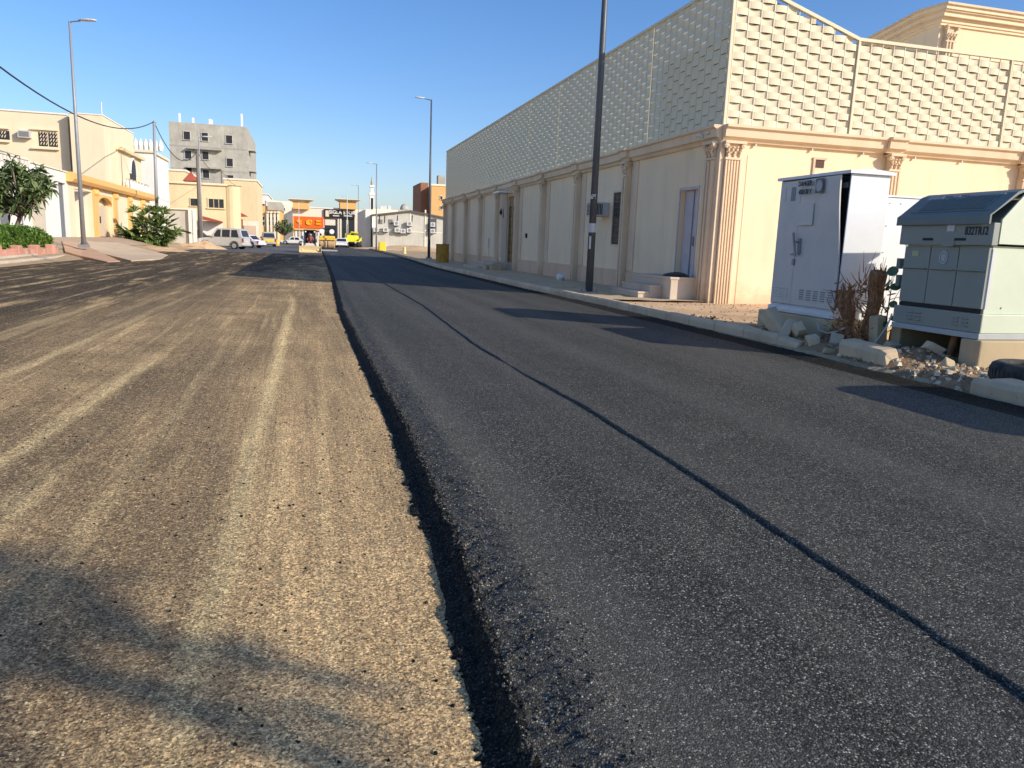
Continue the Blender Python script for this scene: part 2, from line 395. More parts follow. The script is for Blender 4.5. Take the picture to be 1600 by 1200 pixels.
# milled dirt carriageway
def dirtz(x,y):
    z=.006*nz(x,y,1.3,3)+.010*nz(x*2.2,y*.12,1.0,8)
    if y<14: z+=.004*nz(x,y,14,5)+.003*nz(x*3,y*.6,9,2)
    e=sm(8.2,10.2,-x)
    return z+.02+ .02*e
xs=rng(-11.5,-5,.12)+rng(-4.9,-2.0,.06)+rng(-1.96,1.1,.03)+[1.3,1.6,2.2,3]
struct(grid('dirt_road',xs,yrows(-6,66,.011,1.2,.15),dirtz,M_DIRT))
# old asphalt road beyond
struct(grid('old_road',[-9.5,-6,-3,0,3,6,8.2],rng(65.6,420,10),lambda x,y:.03,M_OLD))
struct(grid('cross_road',[-90,-40,-9.6,0,8.3,40,90],rng(150,168,9),lambda x,y:.06,M_OLD))
# new asphalt: left lane with a loose sloping edge, right lane a little higher
EDGE=[(-6,.51),(0,.50),(1.8,.50),(2.9,.565),(3.8,.595),(5.4,.625),(6.8,.625),(9.1,.61),(14.7,.62),(24,.82),(36.7,1.05),(88,1.7),(120,2.2)]
def lerp(tab,y):
    if y<=tab[0][0]: return tab[0][1]
    for (a,b),(c,d) in zip(tab,tab[1:]):
        if y<=c: return b+(d-b)*(y-a)/(c-a)
    return tab[-1][1]
SEAM=[(-6,2.10),(1.6,2.10),(2.3,2.13),(3.6,2.18),(4.6,2.20),(5.9,2.21),(7.2,2.15),(9.6,2.12),(12.5,2.22),(15.5,2.33),(23,2.31),(60,2.9),(120,3.5)]
KERB=[(-20,6.2),(2,6.35),(4.5,6.45),(8,6.6),(9.7,6.7),(17,6.72),(22,6.6),(40,6.7),(55,7.5),(67,8.0),(95,8.6),(200,9.0)]
def edge_x(y): return lerp(EDGE,y)+.02*nz(0,y,1.1,4)+.012*nz(0,y,5,6)+(.006*nz(0,y,22,9) if y<15 else 0)
def seam_x(y): return lerp(SEAM,y)+.014*nz(0,y,1.7,14)+.010*nz(0,y,8,15)+(.008*nz(0,y,26,16) if y<12 else 0)
def kerb_x(y): return lerp(KERB,y)
ZL=.100; ZR=.115
ys=yrows(-6,118,.0095,1.2,.12)
offs=[0,.012,.03,.045,.06,.08,.10,.13,.16,.2,.25,.3,.36,.44,.55,.7,.9,1.2,1.6]
def lz(d,x,y):
    if d<0:
        w_=.06+.03*nz(x*.2,y,4,27)+.016*nz(x,y,17,28)+.010*nz(x,y,45,29)
        return .029+.005*nz(x,y,30,26)-.05*sm(w_-.01,w_+.02,-d)
    base=.03+(ZL-.03)*(.02+.80*sm(0,.06,d)+.18*sm(.05,.36,d))
    rough=(1-sm(.1,.5,d))
    n=0
    if y<20: n=.020*nz(x,y,22,21)*rough*sm(0,.03,d)+.014*nz(x,y,50,22)*rough+.0012*nz(x,y,50,24)
    n+=.006*nz(x,y,7,23)*rough+.002*nz(x,y,2.2,25)+.014*math.exp(-((d-.27)/.08)**2)
    return base+n
offs=[-.19,-.15,-.11,-.07,-.035]+offs
m=MB(); nx=len(offs)+1
for y in ys:
    e=edge_x(y); s_=seam_x(y)+.01
    for d in offs: 
        x=min(e+d,s_-.02); m.v.append((x,y,lz(x-e,x,y)))
    m.v.append((s_,y,ZL+.001*nz(s_,y,2.2,25)))
for j in range(len(ys)-1):
    for i in range(nx-1): a=j*nx+i; m.f.append((a,a+1,a+1+nx,a+nx))
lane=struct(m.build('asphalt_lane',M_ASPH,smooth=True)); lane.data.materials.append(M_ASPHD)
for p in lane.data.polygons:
    if (p.index%(nx-1))<5+5: p.material_index=1  # edge strip darkened: the step's shadow is put into its colour
m=MB(); fr=[0,.006,.016,.03,.06,.12,.25,.45,.65,.85,.93,.955,.972,.985,1.0]; nx=len(fr)+1
for y in ys:
    s_=seam_x(y); k=kerb_x(y)+.05; gap=.5+.5*nz(3,y,.9,31); st=ZR-.014*sm(.62,.8,gap)+.004*nz(1,y,6,39)
    m.v.append((s_,y,.02))
    for t in fr:
        x=s_+(k-s_)*t; z=st+(ZR-st)*sm(0,.03,t)+.0025*nz(x,y,1.6,25)
        if t<.05 and y<15: z+=.004*nz(x,y,30,33)
        if t>.9: z+=.012*nz(x,y,3,35)+.01*nz(x,y,11,36)-.085*sm(.958,.99,t+.012*nz(0,y,1.7,37)+.006*nz(0,y,7,38))
        m.v.append((x,y,z))
for j in range(len(ys)-1):
    for i in range(nx-1): a=j*nx+i; m.f.append((a,a+1,a+1+nx,a+nx))
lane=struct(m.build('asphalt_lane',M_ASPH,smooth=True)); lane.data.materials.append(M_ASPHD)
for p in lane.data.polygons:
    if (p.index%(nx-1))>=10: p.material_index=1  # kerb gutter darkened too, shade of the drop painted in
# right kerb and pavement
m=MB()
y=-20.0
while y<118:
    L=.9 if y<60 else 3; y2=y+L-.022
    if not(5.95<y+L*.5<9.6) and True:
        a=kerb_x(y); b=kerb_x(y2); dz=.006*nz(0,y,3,41); dx=.008*nz(5,y,3,42); z1=.25+dz
        P=[(a+dx,y,-.05),(a+.15+dx,y,-.05),(b+.15+dx,y2,-.05),(b+dx,y2,-.05)]
        Q=[(a+.035+dx,y,z1),(a+.15+dx,y,z1),(b+.15+dx,y2,z1),(b+.035+dx,y2,z1)]
        Mi=[(a+dx,y,z1-.05),(a+.15+dx,y,z1-.05),(b+.15+dx,y2,z1-.05),(b+dx,y2,z1-.05)]
        m.add(P+Mi+Q,[(0,3,2,1),(0,1,5,4),(1,2,6,5),(2,3,7,6),(3,0,4,7),(4,5,9,8),(5,6,10,9),(6,7,11,10),(7,4,8,11),(8,9,10,11)])
    y+=L
struct(m.build('kerb',M_KERB,bevel=.008))
ys=rng(16.9,56,.35)
m=MB(); fr=rng(0,1,.1); nx=len(fr)
for y in ys:
    for t in fr:
        x=kerb_x(y)+.15+(9.9-kerb_x(y)-.15)*t; z=.205+.012*nz(x,y,.9,51)
        if y<19.5 and t<1: z+=.02*nz(x,y,4,52)
        m.v.append((x,y,z))
for j in range(len(ys)-1):
    for i in range(nx-1): a=j*nx+i; m.f.append((a,a+1,a+1+nx,a+nx))
struct(m.build('pavement',M_PAVE,smooth=True))
def vz(x,y):
    z=.16+.02*nz(x,y,1.2,61)+.012*nz(x,y,5,62)+.008*nz(x,y,16,63)
    kx=kerb_x(y)
    if 5.5<y<12 and x<8.2: 
        f=sm(5.5,6.3,y)*(1-sm(11,12,y))
        z+=f*(.07*nz(x,y,3,64)+.06*abs(nz(x,y,8,65))+.03*nz(x,y,20,66)+.04*math.exp(-((y-7.9)/.5)**2-((x-7.5)/.4)**2)*3)
        z-=f*.16*(1-sm(kx-.05,kx+.35,x))
    return z
m=MB(); ys=rng(-8,5,.3)+rng(5.06,12.4,.05)+rng(12.5,17.1,.1); fr=[0,.01,.02,.03,.04,.05,.06,.07,.08,.09,.1,.11,.12,.13,.14,.15,.17,.2,.25,.3,.4,.55,.7,1]; nx=len(fr)
for y in ys:
    for t in fr:
        x=kerb_x(y)+.0+(22-kerb_x(y))*t
        if not(5.95<y<9.7): x=max(x,kerb_x(y)+.12)
        m.v.append((x,y,vz(x,y)))
for j in range(len(ys)-1):
    for i in range(nx-1): a=j*nx+i; m.f.append((a,a+1,a+1+nx,a+nx))
vg=struct(m.build('ground',M_VERGE,smooth=True)); vg.data.materials.append(M_MUD)
for p in vg.data.polygons:
    c=p.center
    if 5.2+.4*nz(c.x,0,2,91)<c.y<11.9+.5*nz(c.x,0,2,92) and c.x<8.6+.5*nz(0,c.y,2,93): p.material_index=1
# left kerb line, planter strip, ramps
def ribbon(name,pts,w,z0f,h,mat):
    m=MB(); P=[_v((p[0],p[1],0)) for p in pts]
    o=len(m.v)
    for i,p in enumerate(P):
        t=(P[min(i+1,len(P)-1)]-P[max(i-1,0)]).normalized(); n_=_v((-t.y,t.x,0))
        z=z0f(p.x,p.y)
        for a,b in((0,-.1),(0,h-.03),(.03,h),(w,h),(w,-.1)): q=p+n_*a; m.v.append((q.x,q.y,z+b))
    for i in range(len(P)-1):
        for k in range(4): a=o+i*5+k; m.f.append((a,a+1,a+6,a+5))
    m.f.append((0,1,2,3,4)); e=o+(len(P)-1)*5; m.f.append((e+4,e+3,e+2,e+1,e))
    return m.build(name,mat)
lk=[(-10.2,5),(-10.2,15),(-10.2,25),(-10.25,32),(-10.4,37),(-10.8,40.5),(-11.4,42.6),(-12.3,43.8)]
struct(ribbon('kerb',lk,.35,lambda x,y:.02,.18,M_KERBL))
lk2=[(-10.75,5),(-10.75,15),(-10.75,25),(-10.8,32),(-11.0,36.8),(-11.3,39.0)]
struct(ribbon('kerb',lk2,.3,lambda x,y:.1,.2,M_KERBL))
M_RAMP=stucco('ramp_paving',(.66,.41,.25),.15,.3,.01)
M_RAMP2=stucco('ramp_concrete',(.66,.50,.33),.15,.3,.01)
def slab(name,pix,mat,dz=.03,th=.12):
    P=[onT(px,py,dz) for px,py in pix]; m=MB(); n=len(P)
    m.v=[tuple(p) for p in P]+[(p.x,p.y,p.z-th) for p in P]
    m.f=[tuple(range(n)),tuple(range(2*n-1,n-1,-1))]+[(i,(i+1)%n,n+(i+1)%n,n+i) for i in range(n)]
    return struct(m.build(name,mat))
slab('path',[(97,376),(126,380),(150,392),(188,408),(168,409),(128,400),(102,393)],M_RAMP,.10,.25)
slab('path',[(136,377),(184,379),(214,387),(262,398),(250,404),(205,407),(165,397),(140,388)],M_RAMP2,.12,.3)
M_WPAVE=stucco('left_pavement',(.50,.38,.26),.15,.3,.01)
struct(grid('pavement',rng(-14.55,-11.6,.5),rng(4,150,3),lambda x,y:HT(x,y)+.03,M_WPAVE))
# ---------------------------------------------------------------- compound wall with woven screen (right)
FX=9.74; FY=17.02; FEND=54.9; GZ=.16
WALL=thing('boundary_wall','long cream compound wall with fluted corner pillars and tall woven cream screen on top','wall',(FX,FY,GZ))
m=MB(); TH=.35
DX=(18.0,18.98,.72,3.0)      # near service door y0 y1 z0 z1 (side face)
WX=(22.9,23.62,1.55,3.2)     # window
DD=(36.0,37.3,.55,3.75)      # main door
# side wall in pieces around the openings
ztop=4.14
def wallx(y0,y1,z0,z1): m.box(FX,FX+TH,y0,y1,z0,z1)
wallx(FY+TH,DX[0],0,ztop); wallx(DX[0],DX[1],0,DX[2]); wallx(DX[0],DX[1],DX[3],ztop)
wallx(DX[1],WX[0],0,ztop); wallx(WX[0],WX[1],0,WX[2]); wallx(WX[0],WX[1],WX[3],ztop)
wallx(WX[1],DD[0],0,ztop); wallx(DD[0],DD[1],0,DD[2]); wallx(DD[0],DD[1],DD[3],ztop)
wallx(DD[1],FEND,0,ztop)
m.box(FX,26,FY,FY+TH,0,ztop); m.box(FX+TH,26,FEND-.3,FEND,0,ztop)
m.build('wall',M_WALL,WALL)
# roof slab behind, so that the screen stands on something
m=MB(); m.box(FX+TH+.003,25.9,FY+TH+.003,FEND-.31,3.9,4.12); m.build('terrace_slab',M_WALL,WALL)
PY=[22.4,26.85,31.05,35.2,39.0,43.0,47.1,51.3,54.5]
# plinth band
m=MB()
segs=[(FY+.5,DX[0]-.1)]+[(19.2,PY[0]-.2)]
ed=[PY[0]]+PY[1:]
for a,b in zip(ed,ed[1:]):
    if a==35.2: continue
    m.box(FX-.05,FX+.003,a+.17,b-.17,0,.72); m.box(FX-.062,FX+.002,a+.17,b-.17,.72,.75)
m.box(FX-.05,FX+.003,19.2,PY[0]-.17,0,.72)
m.build('plinth',M_PLIN,WALL)
# cornice (steps out over each pilaster)
cp=[(.0,4.05),(.08,4.05),(.12,4.12),(.20,4.15),(.22,4.33),(.29,4.36),(.29,4.42),(-.20,4.42),(-.2,4.145),(0,4.145)]
m=MB()
m.prism([(FX-d,z) for d,z in cp],'y',FY-.05,FEND)
m.build('cornice',M_TRIM,WALL)
m=MB(); m.prism([(FY-d,z) for d,z in cp],'x',FX-.05,26)
m.build('cornice',M_TRIM,WALL)
m=MB()
for y in PY: m.prism([(FX-d-.10,z-.012*(z>4.3)+.012) for d,z in cp[:7]]+[(FX-.1,4.44),(FX-.1,4.03)],'y',y-.26,y+.26)
for x in [14.55,18.9]: m.prism([(FY-d-.10,z+.012) for d,z in cp[:7]]+[(FY-.1,4.44),(FY-.1,4.03)],'x',x-.26,x+.26)
m.build('cornice_break',M_TRIM,WALL)
# render band under the front cornice (raised panel frame with ragged ends)
m=MB()
for a,b in((10.45,14.2),(14.95,18.5),(19.3,25)):
    m.box(a,b,FY-.012,FY+.002,.15,3.78)
m.build('render_panel',M_WALL,WALL)
def capital(m,c,w,d,h,face):
    # c: centre of base on the wall plane; face 'x' -> projects to -x ; 'y' -> to -y
    def P(u,out,z): 
        return (c[0]-out,c[1]+u,c[2]+z) if face=='x' else (c[0]+u,c[1]-out,c[2]+z)
    def bx(u0,u1,o0,o1,z0,z1):
        a=P(u0,o0,z0); b=P(u1,o1,z1)
        m.box(min(a[0],b[0]),max(a[0],b[0]),min(a[1],b[1]),max(a[1],b[1]),min(a[2],b[2]),max(a[2],b[2]))
    bx(-w/2,w/2,0,d,0,.05); bx(-w*.42,w*.42,0,d*.8,.05,h-.06); bx(-w*.62,w*.62,0,d*1.35,h-.06,h)
    for row,(z,n,out) in enumerate(((.12,3,.9),(.24,4,1.05))):
        for i in range(n):
            u=(-.5+(i+.5)/n)*w*1.02
            m.rock(P(u,d*out,z),.05,seed=i+row*5,sx=.8,sy=.8,sz=1.35)
            m.rock(P(u,d*(out+.18),z+.045),.032,seed=i+9)
    for sgn in(-1,1):
        a=P(sgn*w*.5,d*.7,h-.11); b=P(sgn*w*.5,d*1.25,h-.11); m.cyl(a,b,.062,.062,10)
        b2=P(sgn*w*.5,d*1.32,h-.11); m.cyl(b,b2,.03,.03,8)
def pilaster(cx,cy,w,d,zb,zt,face,flutes=5):
    pm=MB()
    def bx(u0,u1,o0,o1,z0,z1):
        if face=='x': pm.box(cx-o1,cx-o0,cy+u0,cy+u1,z0,z1)
        else: pm.box(cx+u0,cx+u1,cy-o1,cy-o0,z0,z1)
    bx(-w/2,w/2,0,d*.72,zb,zt)
    n=flutes; pw=w/(n*2-1)
    for i in range(n): bx(-w/2+i*2*pw,-w/2+i*2*pw+pw*1.05,d*.72,d,zb+.05,zt-.02)
    o=pm.build('pilaster',M_TRIM,WALL)
    c=MB(); capital(c,(cx,cy,zt),w*1.08,d,4.05-zt,face); c.build('capital',M_TRIM,o,smooth=False)
    return o
CZ=3.62
pilaster(9.98,FY-.0,.42,.18,0.1,CZ,'y',6)
pilaster(FX,17.27,.36,.20,0.1,CZ,'x',3)
m=MB(); m.box(FX-.10,FX+.02,FY-.10,FY+.07,0.1,4.04); m.build('corner_post',M_TRIM,WALL)
pilaster(14.62,FY-.012,.34,.2,0.1,CZ,'y',4)
pilaster(18.95,FY-.012,.34,.2,0.1,CZ,'y',4)
for y in PY:
    zb=.16 if y>20 else .2
    pilaster(FX-.035,y-.02,.27,.19,zb,CZ,'x',2)
    m=MB(); m.box(FX-.034,FX+.003,y-.62,y-.16,.76 if y!=39.0 else .76,4.04); m.build('pilaster_shade',M_TRIM,WALL)  # darker strip stands in for the wall shading beside each pilaster
# woven screen panels
def weave(L,z0,topf,rows_h=.164,half=.333,amp=.031,hh=.154):
    m=MB(); n=int(round(L/half)); half=L/n; sub=6; z=z0; r=0; t=.010
    while True:
        zc=z+.074
        # how far the row may reach under a sloping top
        umax=L
        while umax>0 and topf(umax)<z+.15: umax-=half/sub
        if umax<half: break
        ph=1 if r%2 else -1; o=len(m.v); k=0; u=0
        cnt=int(umax/(half/sub)+1e-6)
        for i in range(cnt+1):
            u=i*half/sub; wv=math.sin(math.pi*i/sub)*ph
            off=amp*(abs(wv)**.75)*(1 if wv>0 else -1)
            for zz,oo in((z,off),(z+hh,off),(z+hh,off-t),(z,off-t)): m.v.append((u,-oo,zz))
            k+=1
        for i in range(k-1):
            for q in range(4): a=o+i*4+q; b=o+i*4+(q+1)%4; m.f.append((a,b,b+4,a+4))
        z+=rows_h; r+=1
        if z>z0+6: break
    for i in range(n+1):
        u=min(max(i*half,.012),L-.012); m.box(u-.009,u+.009,-.012,.012,z0-.04,topf(u)-.03)
    return m
S0=4.46; STOP=7.74; SHL=6.70
full=None
def screen(name,m,loc,rot):
    o=m.build(name,M_SCR,WALL,world=False); o.location=_v(loc)-_v(WALL.location); o.rotation_euler=(0,0,rot); return o
PL=4.0
nside=9; L1=(FEND-FY-.1)/nside
pm=weave(L1-.04,S0,lambda u:STOP,amp=.019,hh=.161)
o=screen('screen_panel',pm,(FX,FEND-.02,0),-math.pi/2)
for i in range(1,nside):
    c=o.copy(); COL.objects.link(c); c.parent=WALL; c.location=(0,FEND-.02-L1*i-FY,-GZ)
xa=13.24
def tf(u): return STOP+(SHL-STOP)*u/(xa-FX-.05)
pm=weave(xa-FX-.08,S0,tf); screen('screen_panel',pm,(FX+.06,FY,0),0)
pm=weave(4.7,S0,lambda u:SHL); o=screen('screen_panel',pm,(xa+.06,FY,0),0)
c=o.copy(); COL.objects.link(c); c.parent=WALL; c.location=(xa+.06+4.78-FX,0,-GZ)
m=MB(); m.box(FX+3.4,24,FY+.16,FY+.17,4.43,SHL-.06); m.prism([(FX+.25,4.43),(FX+3.39,4.43),(FX+3.39,SHL-.03),(FX+.25,STOP-.08)],'y',FY+.16,FY+.17); m.box(FX+.25,FX+.26,FY+.2,FY+4.0,4.43,SHL-.06); m.build('shade_cloth',plain('shade_cloth',(.05,.04,.03),.9),WALL)
# frame of the screen
m=MB()
m.box(FX-.045,FX+.03,FY-.045,FY+.03,4.43,STOP+.06)
m.box(FX-.04,FX+.04,FY+.04,FEND,STOP-.04,STOP+.03)
for i in range(nside): y=FEND-.02-L1*i; m.box(FX-.02,FX+.03,y-.02,y+.005,4.43,STOP-.045)
x0=FX+.035;x1=xa
m.add([(x0,FY-.05,STOP-.03),(x0,FY+.04,STOP-.03),(x0,FY+.04,STOP+.05),(x0,FY-.05,STOP+.05),(x1,FY-.05,SHL-.03),(x1,FY+.04,SHL-.03),(x1,FY+.04,SHL+.05),(x1,FY-.05,SHL+.05)],[(0,1,2,3),(7,6,5,4),(0,4,5,1),(1,5,6,2),(2,6,7,3),(3,7,4,0)])
m.box(xa+.002,24.5,FY-.04,FY+.04,SHL-.03,SHL+.045)
for x in(xa,xa+4.76,xa+9.5): m.box(x-.008,x+.032,FY-.05,FY+.035,4.43,SHL-.035)
m.build('screen_frame',M_SCR,WALL)
# near service door (recessed, pale lilac) with steps
M_DOOR=paint('pale_door',(.52,.49,.50),.6,0,.3)
d=MB(); d.box(FX+.14,FX+.19,DX[0]+.01,DX[1]-.01,DX[2],DX[3]-.01)
dr=d.build('door',M_DOOR,WALL)
d=MB(); d.box(FX+.11,FX+.139,18.44,18.47,.72,3.0); d.box(FX+.09,FX+.139,18.30,18.33,1.55,1.8); d.build('handle',M_STEEL,dr)
d=MB(); d.box(FX-.02,FX+.003,DX[0]-.05,DX[0],.72,3.07); d.box(FX-.02,FX+.003,DX[1],DX[1]+.05,.72,3.07); d.box(FX-.02,FX+.003,DX[0],DX[1],3.0,3.07); d.build('door_frame',M_DOOR,WALL)
M_STEP=stucco('step_stone',(.62,.52,.40),.1,.35,.004)
ST=thing('doorstep','three cream stone steps under the lilac service door by the corner pillar','steps',(8.9,18.2,GZ))
d=MB(); d.box(8.86,FX-.055,17.44,19.75,.12,.70); d.box(8.83,FX-.056,17.42,19.77,.70,.76); d.build('landing',M_STEP,ST,bevel=.006)
for i,(xa_,z) in enumerate(((8.52,.52),(8.2,.36))):
    d=MB(); d.box(xa_,8.858+(-.33 if i else 0)-.002,17.9-.0*i,19.7,.12,z-.05); d.box(xa_-.02,8.828+(-.33 if i else 0)-.002,17.88,19.72,z-.05,z); d.build('step',M_STEP,ST,bevel=.006)
tp=MB()
for r in range(7):
    for a in range(19):
        an=2*math.pi*a/18; rr=.38*math.cos(r/6*math.pi/2); zz=.10*math.sin(r/6*math.pi/2)
        tp.v.append((9.27+rr*.85*math.cos(an)*(1+.1*math.sin(3*an)),17.95+rr*1.15*math.sin(an),.762+zz*(1+.15*math.sin(5*an+r))))
for r in range(6):
    for a in range(18): k=r*19+a; tp.f.append((k,k+1,k+20,k+19))
tag(tp.build('tarpaulin',plain('black_sheet',(.02,.02,.022),.5),smooth=True),'black plastic sheet bundled on the top step by the service door','sheet')
# window with iron grille
d=MB(); d.box(FX+.02,FX+.06,WX[0]+.003,WX[1]-.003,WX[2]+.003,WX[3]-.003); wi=d.build('window',M_GLASS,WALL)
d=MB()
for i in range(7): y=WX[0]+.06+i*.1; d.cyl((FX-.01,y,WX[2]),(FX-.01,y,WX[3]),.009,n=6)
for i in range(9):
    z=WX[2]+.1+i*.18; d.cyl((FX-.01,WX[0],z),(FX-.01,WX[1],z),.008,n=6)
    for j in range(3): d.lathe((FX-.018,WX[0]+.16+j*.2,z+.05),[(.05,0),(.06,.005),(.05,.01)],8)
d.build('grille',plain('grille_iron',(.22,.19,.15),.6),wi)
d=MB(); d.box(FX-.02,FX+.003,WX[0]-.06,WX[0],WX[2]-.06,WX[3]+.06); d.box(FX-.02,FX+.003,WX[1],WX[1]+.06,WX[2]-.06,WX[3]+.06); d.box(FX-.02,FX+.003,WX[0],WX[1],WX[3],WX[3]+.06); d.box(FX-.03,FX+.003,WX[0],WX[1],WX[2]-.06,WX[2]); d.build('frame',M_TRIM,wi)
# window air conditioner
AC=thing('air_conditioner','boxy window air conditioner sticking out of the side wall behind the dark lamp post','air conditioner',(FX,24.3,2.6))
d=MB(); d.box(FX-.55,FX-.002,23.95,24.62,2.45,2.9); d.build('body',paint('ac_case',(.55,.53,.50),.5,0,.3),AC,bevel=.01)
d=MB()
for i in range(5): d.box(FX-.5+i*.055,FX-.475+i*.055,23.938,23.949,2.5,2.85)
for i in range(9): d.box(FX-.562,FX-.551,23.99,24.58,2.5+i*.043,2.52+i*.043)
d.build('vent',M_BLACK,AC)
# main door recess with ornate iron door
M_IRON=NT('ornate_door',.45,.6); M_IRON.col(M_IRON.mix(M_IRON.ramp(M_IRON.vor(9,'Distance',feature='F1'),[(.25,0.0),(.32,1.0)]),(.35,.24,.10),(.018,.018,.02))); M_IRON=M_IRON.m
d=MB(); d.box(FX+.10,FX+.16,DD[0]+.005,DD[1]-.005,DD[2],3.3); dm=d.build('door',M_IRON,WALL)
d=MB()
for j in range(2):
    yc=DD[0]+.34+j*.64
    for i in range(6):
        z=.85+i*.42
        pts=[(FX+.085,yc+.2*math.sin(t*.7)*(1-t/14),z+.2*math.cos(t*.7)*(1-t/14)) for t in range(12)]
        d.tube(pts,.013,5)
    d.box(FX+.07,FX+.099,yc-.3,yc-.27,.6,3.25); d.box(FX+.07,FX+.099,yc+.27,yc+.3,.6,3.25)
d.build('scrollwork',plain('brass_scroll',(.42,.30,.13),.4,.6),dm)
d=MB(); d.box(FX+.09,FX+.17,DD[0]+.005,DD[1]-.005,3.303,DD[3]-.005); d.build('transom',plain('carved_transom',(.33,.22,.12),.7),WALL)
d=MB(); d.box(FX-.03,FX+.003,DD[1],DD[1]+.9,.55,4.04); d.box(FX-.028,FX+.003,DD[0]-.2,DD[0],.55,4.04); d.build('door_surround',stucco('door_surround',(.58,.46,.34),.1,.3),WALL)
d=MB(); d.obox((FX-.35,37.0,3.92),(.35,0,.0),(0,.62,.0),(0,.02,.035)); d.build('awning_lamp',plain('white_tube',(.8,.8,.78),.4),WALL)
ST2=thing('doorstep','wide worn stone steps with broken blocks in front of the ornate iron door','steps',(9.2,37.5,.2))
for i,(xo,z,y0,y1) in enumerate(((8.75,.55,35.75,39.2),(8.42,.43,36.1,39.5),(8.1,.31,36.4,39.9))):
    d=MB(); d.box(xo,(FX-.052,8.748,8.418)[i],y0,y1,.15,z-.04); d.box(xo-.02,(FX-.052,8.728,8.398)[i],y0-.02,y1+.02,z-.04,z); d.build('step',M_STEP,ST2,bevel=.01)
d=MB(); d.box(8.5,9.0,35.2,35.7,.15,.48); d.obox((8.5,35.95,.29),(.2,.05,0),(-.05,.16,0),(0,0,.13)); d.build('broken_block',M_CONC,ST2,bevel=.02)
# small things fixed on the wall
d=MB(); d.box(FX-.07,FX,33.6,33.72,1.75,1.95); d.box(FX-.06,FX,39.2,39.35,1.95,2.2); d.build('switch_box',M_BLACK,WALL)
d=MB(); d.box(FX-.08,FX-.0,41.0,41.1,1.2,1.75); d.cyl((FX-.03,41.05,.8),(FX-.03,41.05,1.2),.015,n=6); d.build('meter_box',M_LAMP,WALL)
d=MB()
for a in range(8): d.cyl((FX-.03,37.9+.55,3.05),(FX-.03,37.9+.55+.18*math.cos(a*.785),3.05+.24*math.sin(a*.785)),.02,.006,5)
d.lathe((FX-.03,38.45,2.9),[(.04,0),(.10,.12),(.04,.3)],8); d.cyl((FX-.03,38.0,2.75),(FX-.03,38.0,3.2),.035,.02,6)
d.build('wall_ornament',M_BLACK,WALL)
d=MB(); d.cyl((FX-.22,17.9,4.28),(FX-.22,17.62,4.24),.05,.05,12); d.cyl((FX-.22,17.62,4.24),(FX-.22,17.58,4.235),.055,.055,12); d.box(FX-.24,FX-.13,17.74,17.8,4.3,4.36); d.cyl((FX-.22,17.38,4.27),(FX-.22,17.28,4.27),.05,.04,10)
d.build('security_camera',M_LAMP,WALL)
d=MB(); d.box(12.35,12.62,FY-.03,FY-.011,3.60,3.79); d.build('niche_opening',plain('niche_dark',(.10,.045,.03),.8),WALL)
d=MB(); d.box(12.29,12.35,FY-.05,FY-.011,3.3,3.84); d.box(12.351,12.68,FY-.05,FY-.011,3.79,3.84); d.build('niche_frame',M_PLIN,WALL)
d=MB()
for x in(10.6,12.2,13.7,15.3,16.8): d.cyl((x,FY-.06,3.99),(x,FY-.06,4.04),.04,.02,8)
d.build('downlight',M_LAMP,WALL)
# ---------------------------------------------------------------- villa behind the screen (upper right)
VB=thing('villa','cream villa with a stepped cornice rising behind the woven screen at upper right','house',(28,34,GZ))
vy=26.0
ZV=11.18; _a=G(1479,1,ZV); _b=G(1435,15,ZV); _c=G(1345,64,ZV)
_d=_c+(_c-_b)*1.5; o_=.5; vy=_a.y+o_
P=[(_d.x+o_,_d.y+.1),(_b.x+o_,_b.y+.2),(_a.x+o_*.6,vy),(52,vy),(52,_d.y+.1)]
def offs_poly(P,d):
    return P if d==0 else [(P[0][0]-d,P[0][1]),(P[1][0]-d,P[1][1]-d*.4),(P[2][0]-d*.4,P[2][1]-d),(P[3][0],P[3][1]-d),P[4]]
m=MB(); m.prism(P,'z',0,10.7); m.build('wall',M_WALL,VB)
m=MB()
for d_,z0,z1 in((.16,10.66,10.74),(.36,10.90,10.96),(.50,11.10,11.18)): m.prism(offs_poly(P,d_),'z',z0,z1)
m.build('cornice_edge',M_TRIM,VB)
m=MB()
for d_,z0,z1 in((.07,10.46,10.56),(.12,10.56,10.66),(.28,10.741,10.90),(.42,10.961,11.10)): m.prism(offs_poly(P,d_),'z',z0,z1)
m.build('cornice',M_WALL,VB)
d=MB(); PXV=_a.x+.75
d.box(PXV-.23,PXV+.22,vy-.16,vy-.0,6,9.85); 
for i in range(3): d.box(PXV-.19+i*.15,PXV-.13+i*.15,vy-.2,vy-.16,6,9.85)
pl=d.build('pilaster',M_TRIM,VB); d=MB(); capital(d,(PXV,vy,9.85),.5,.2,.6,'y'); d.build('capital',M_TRIM,pl)
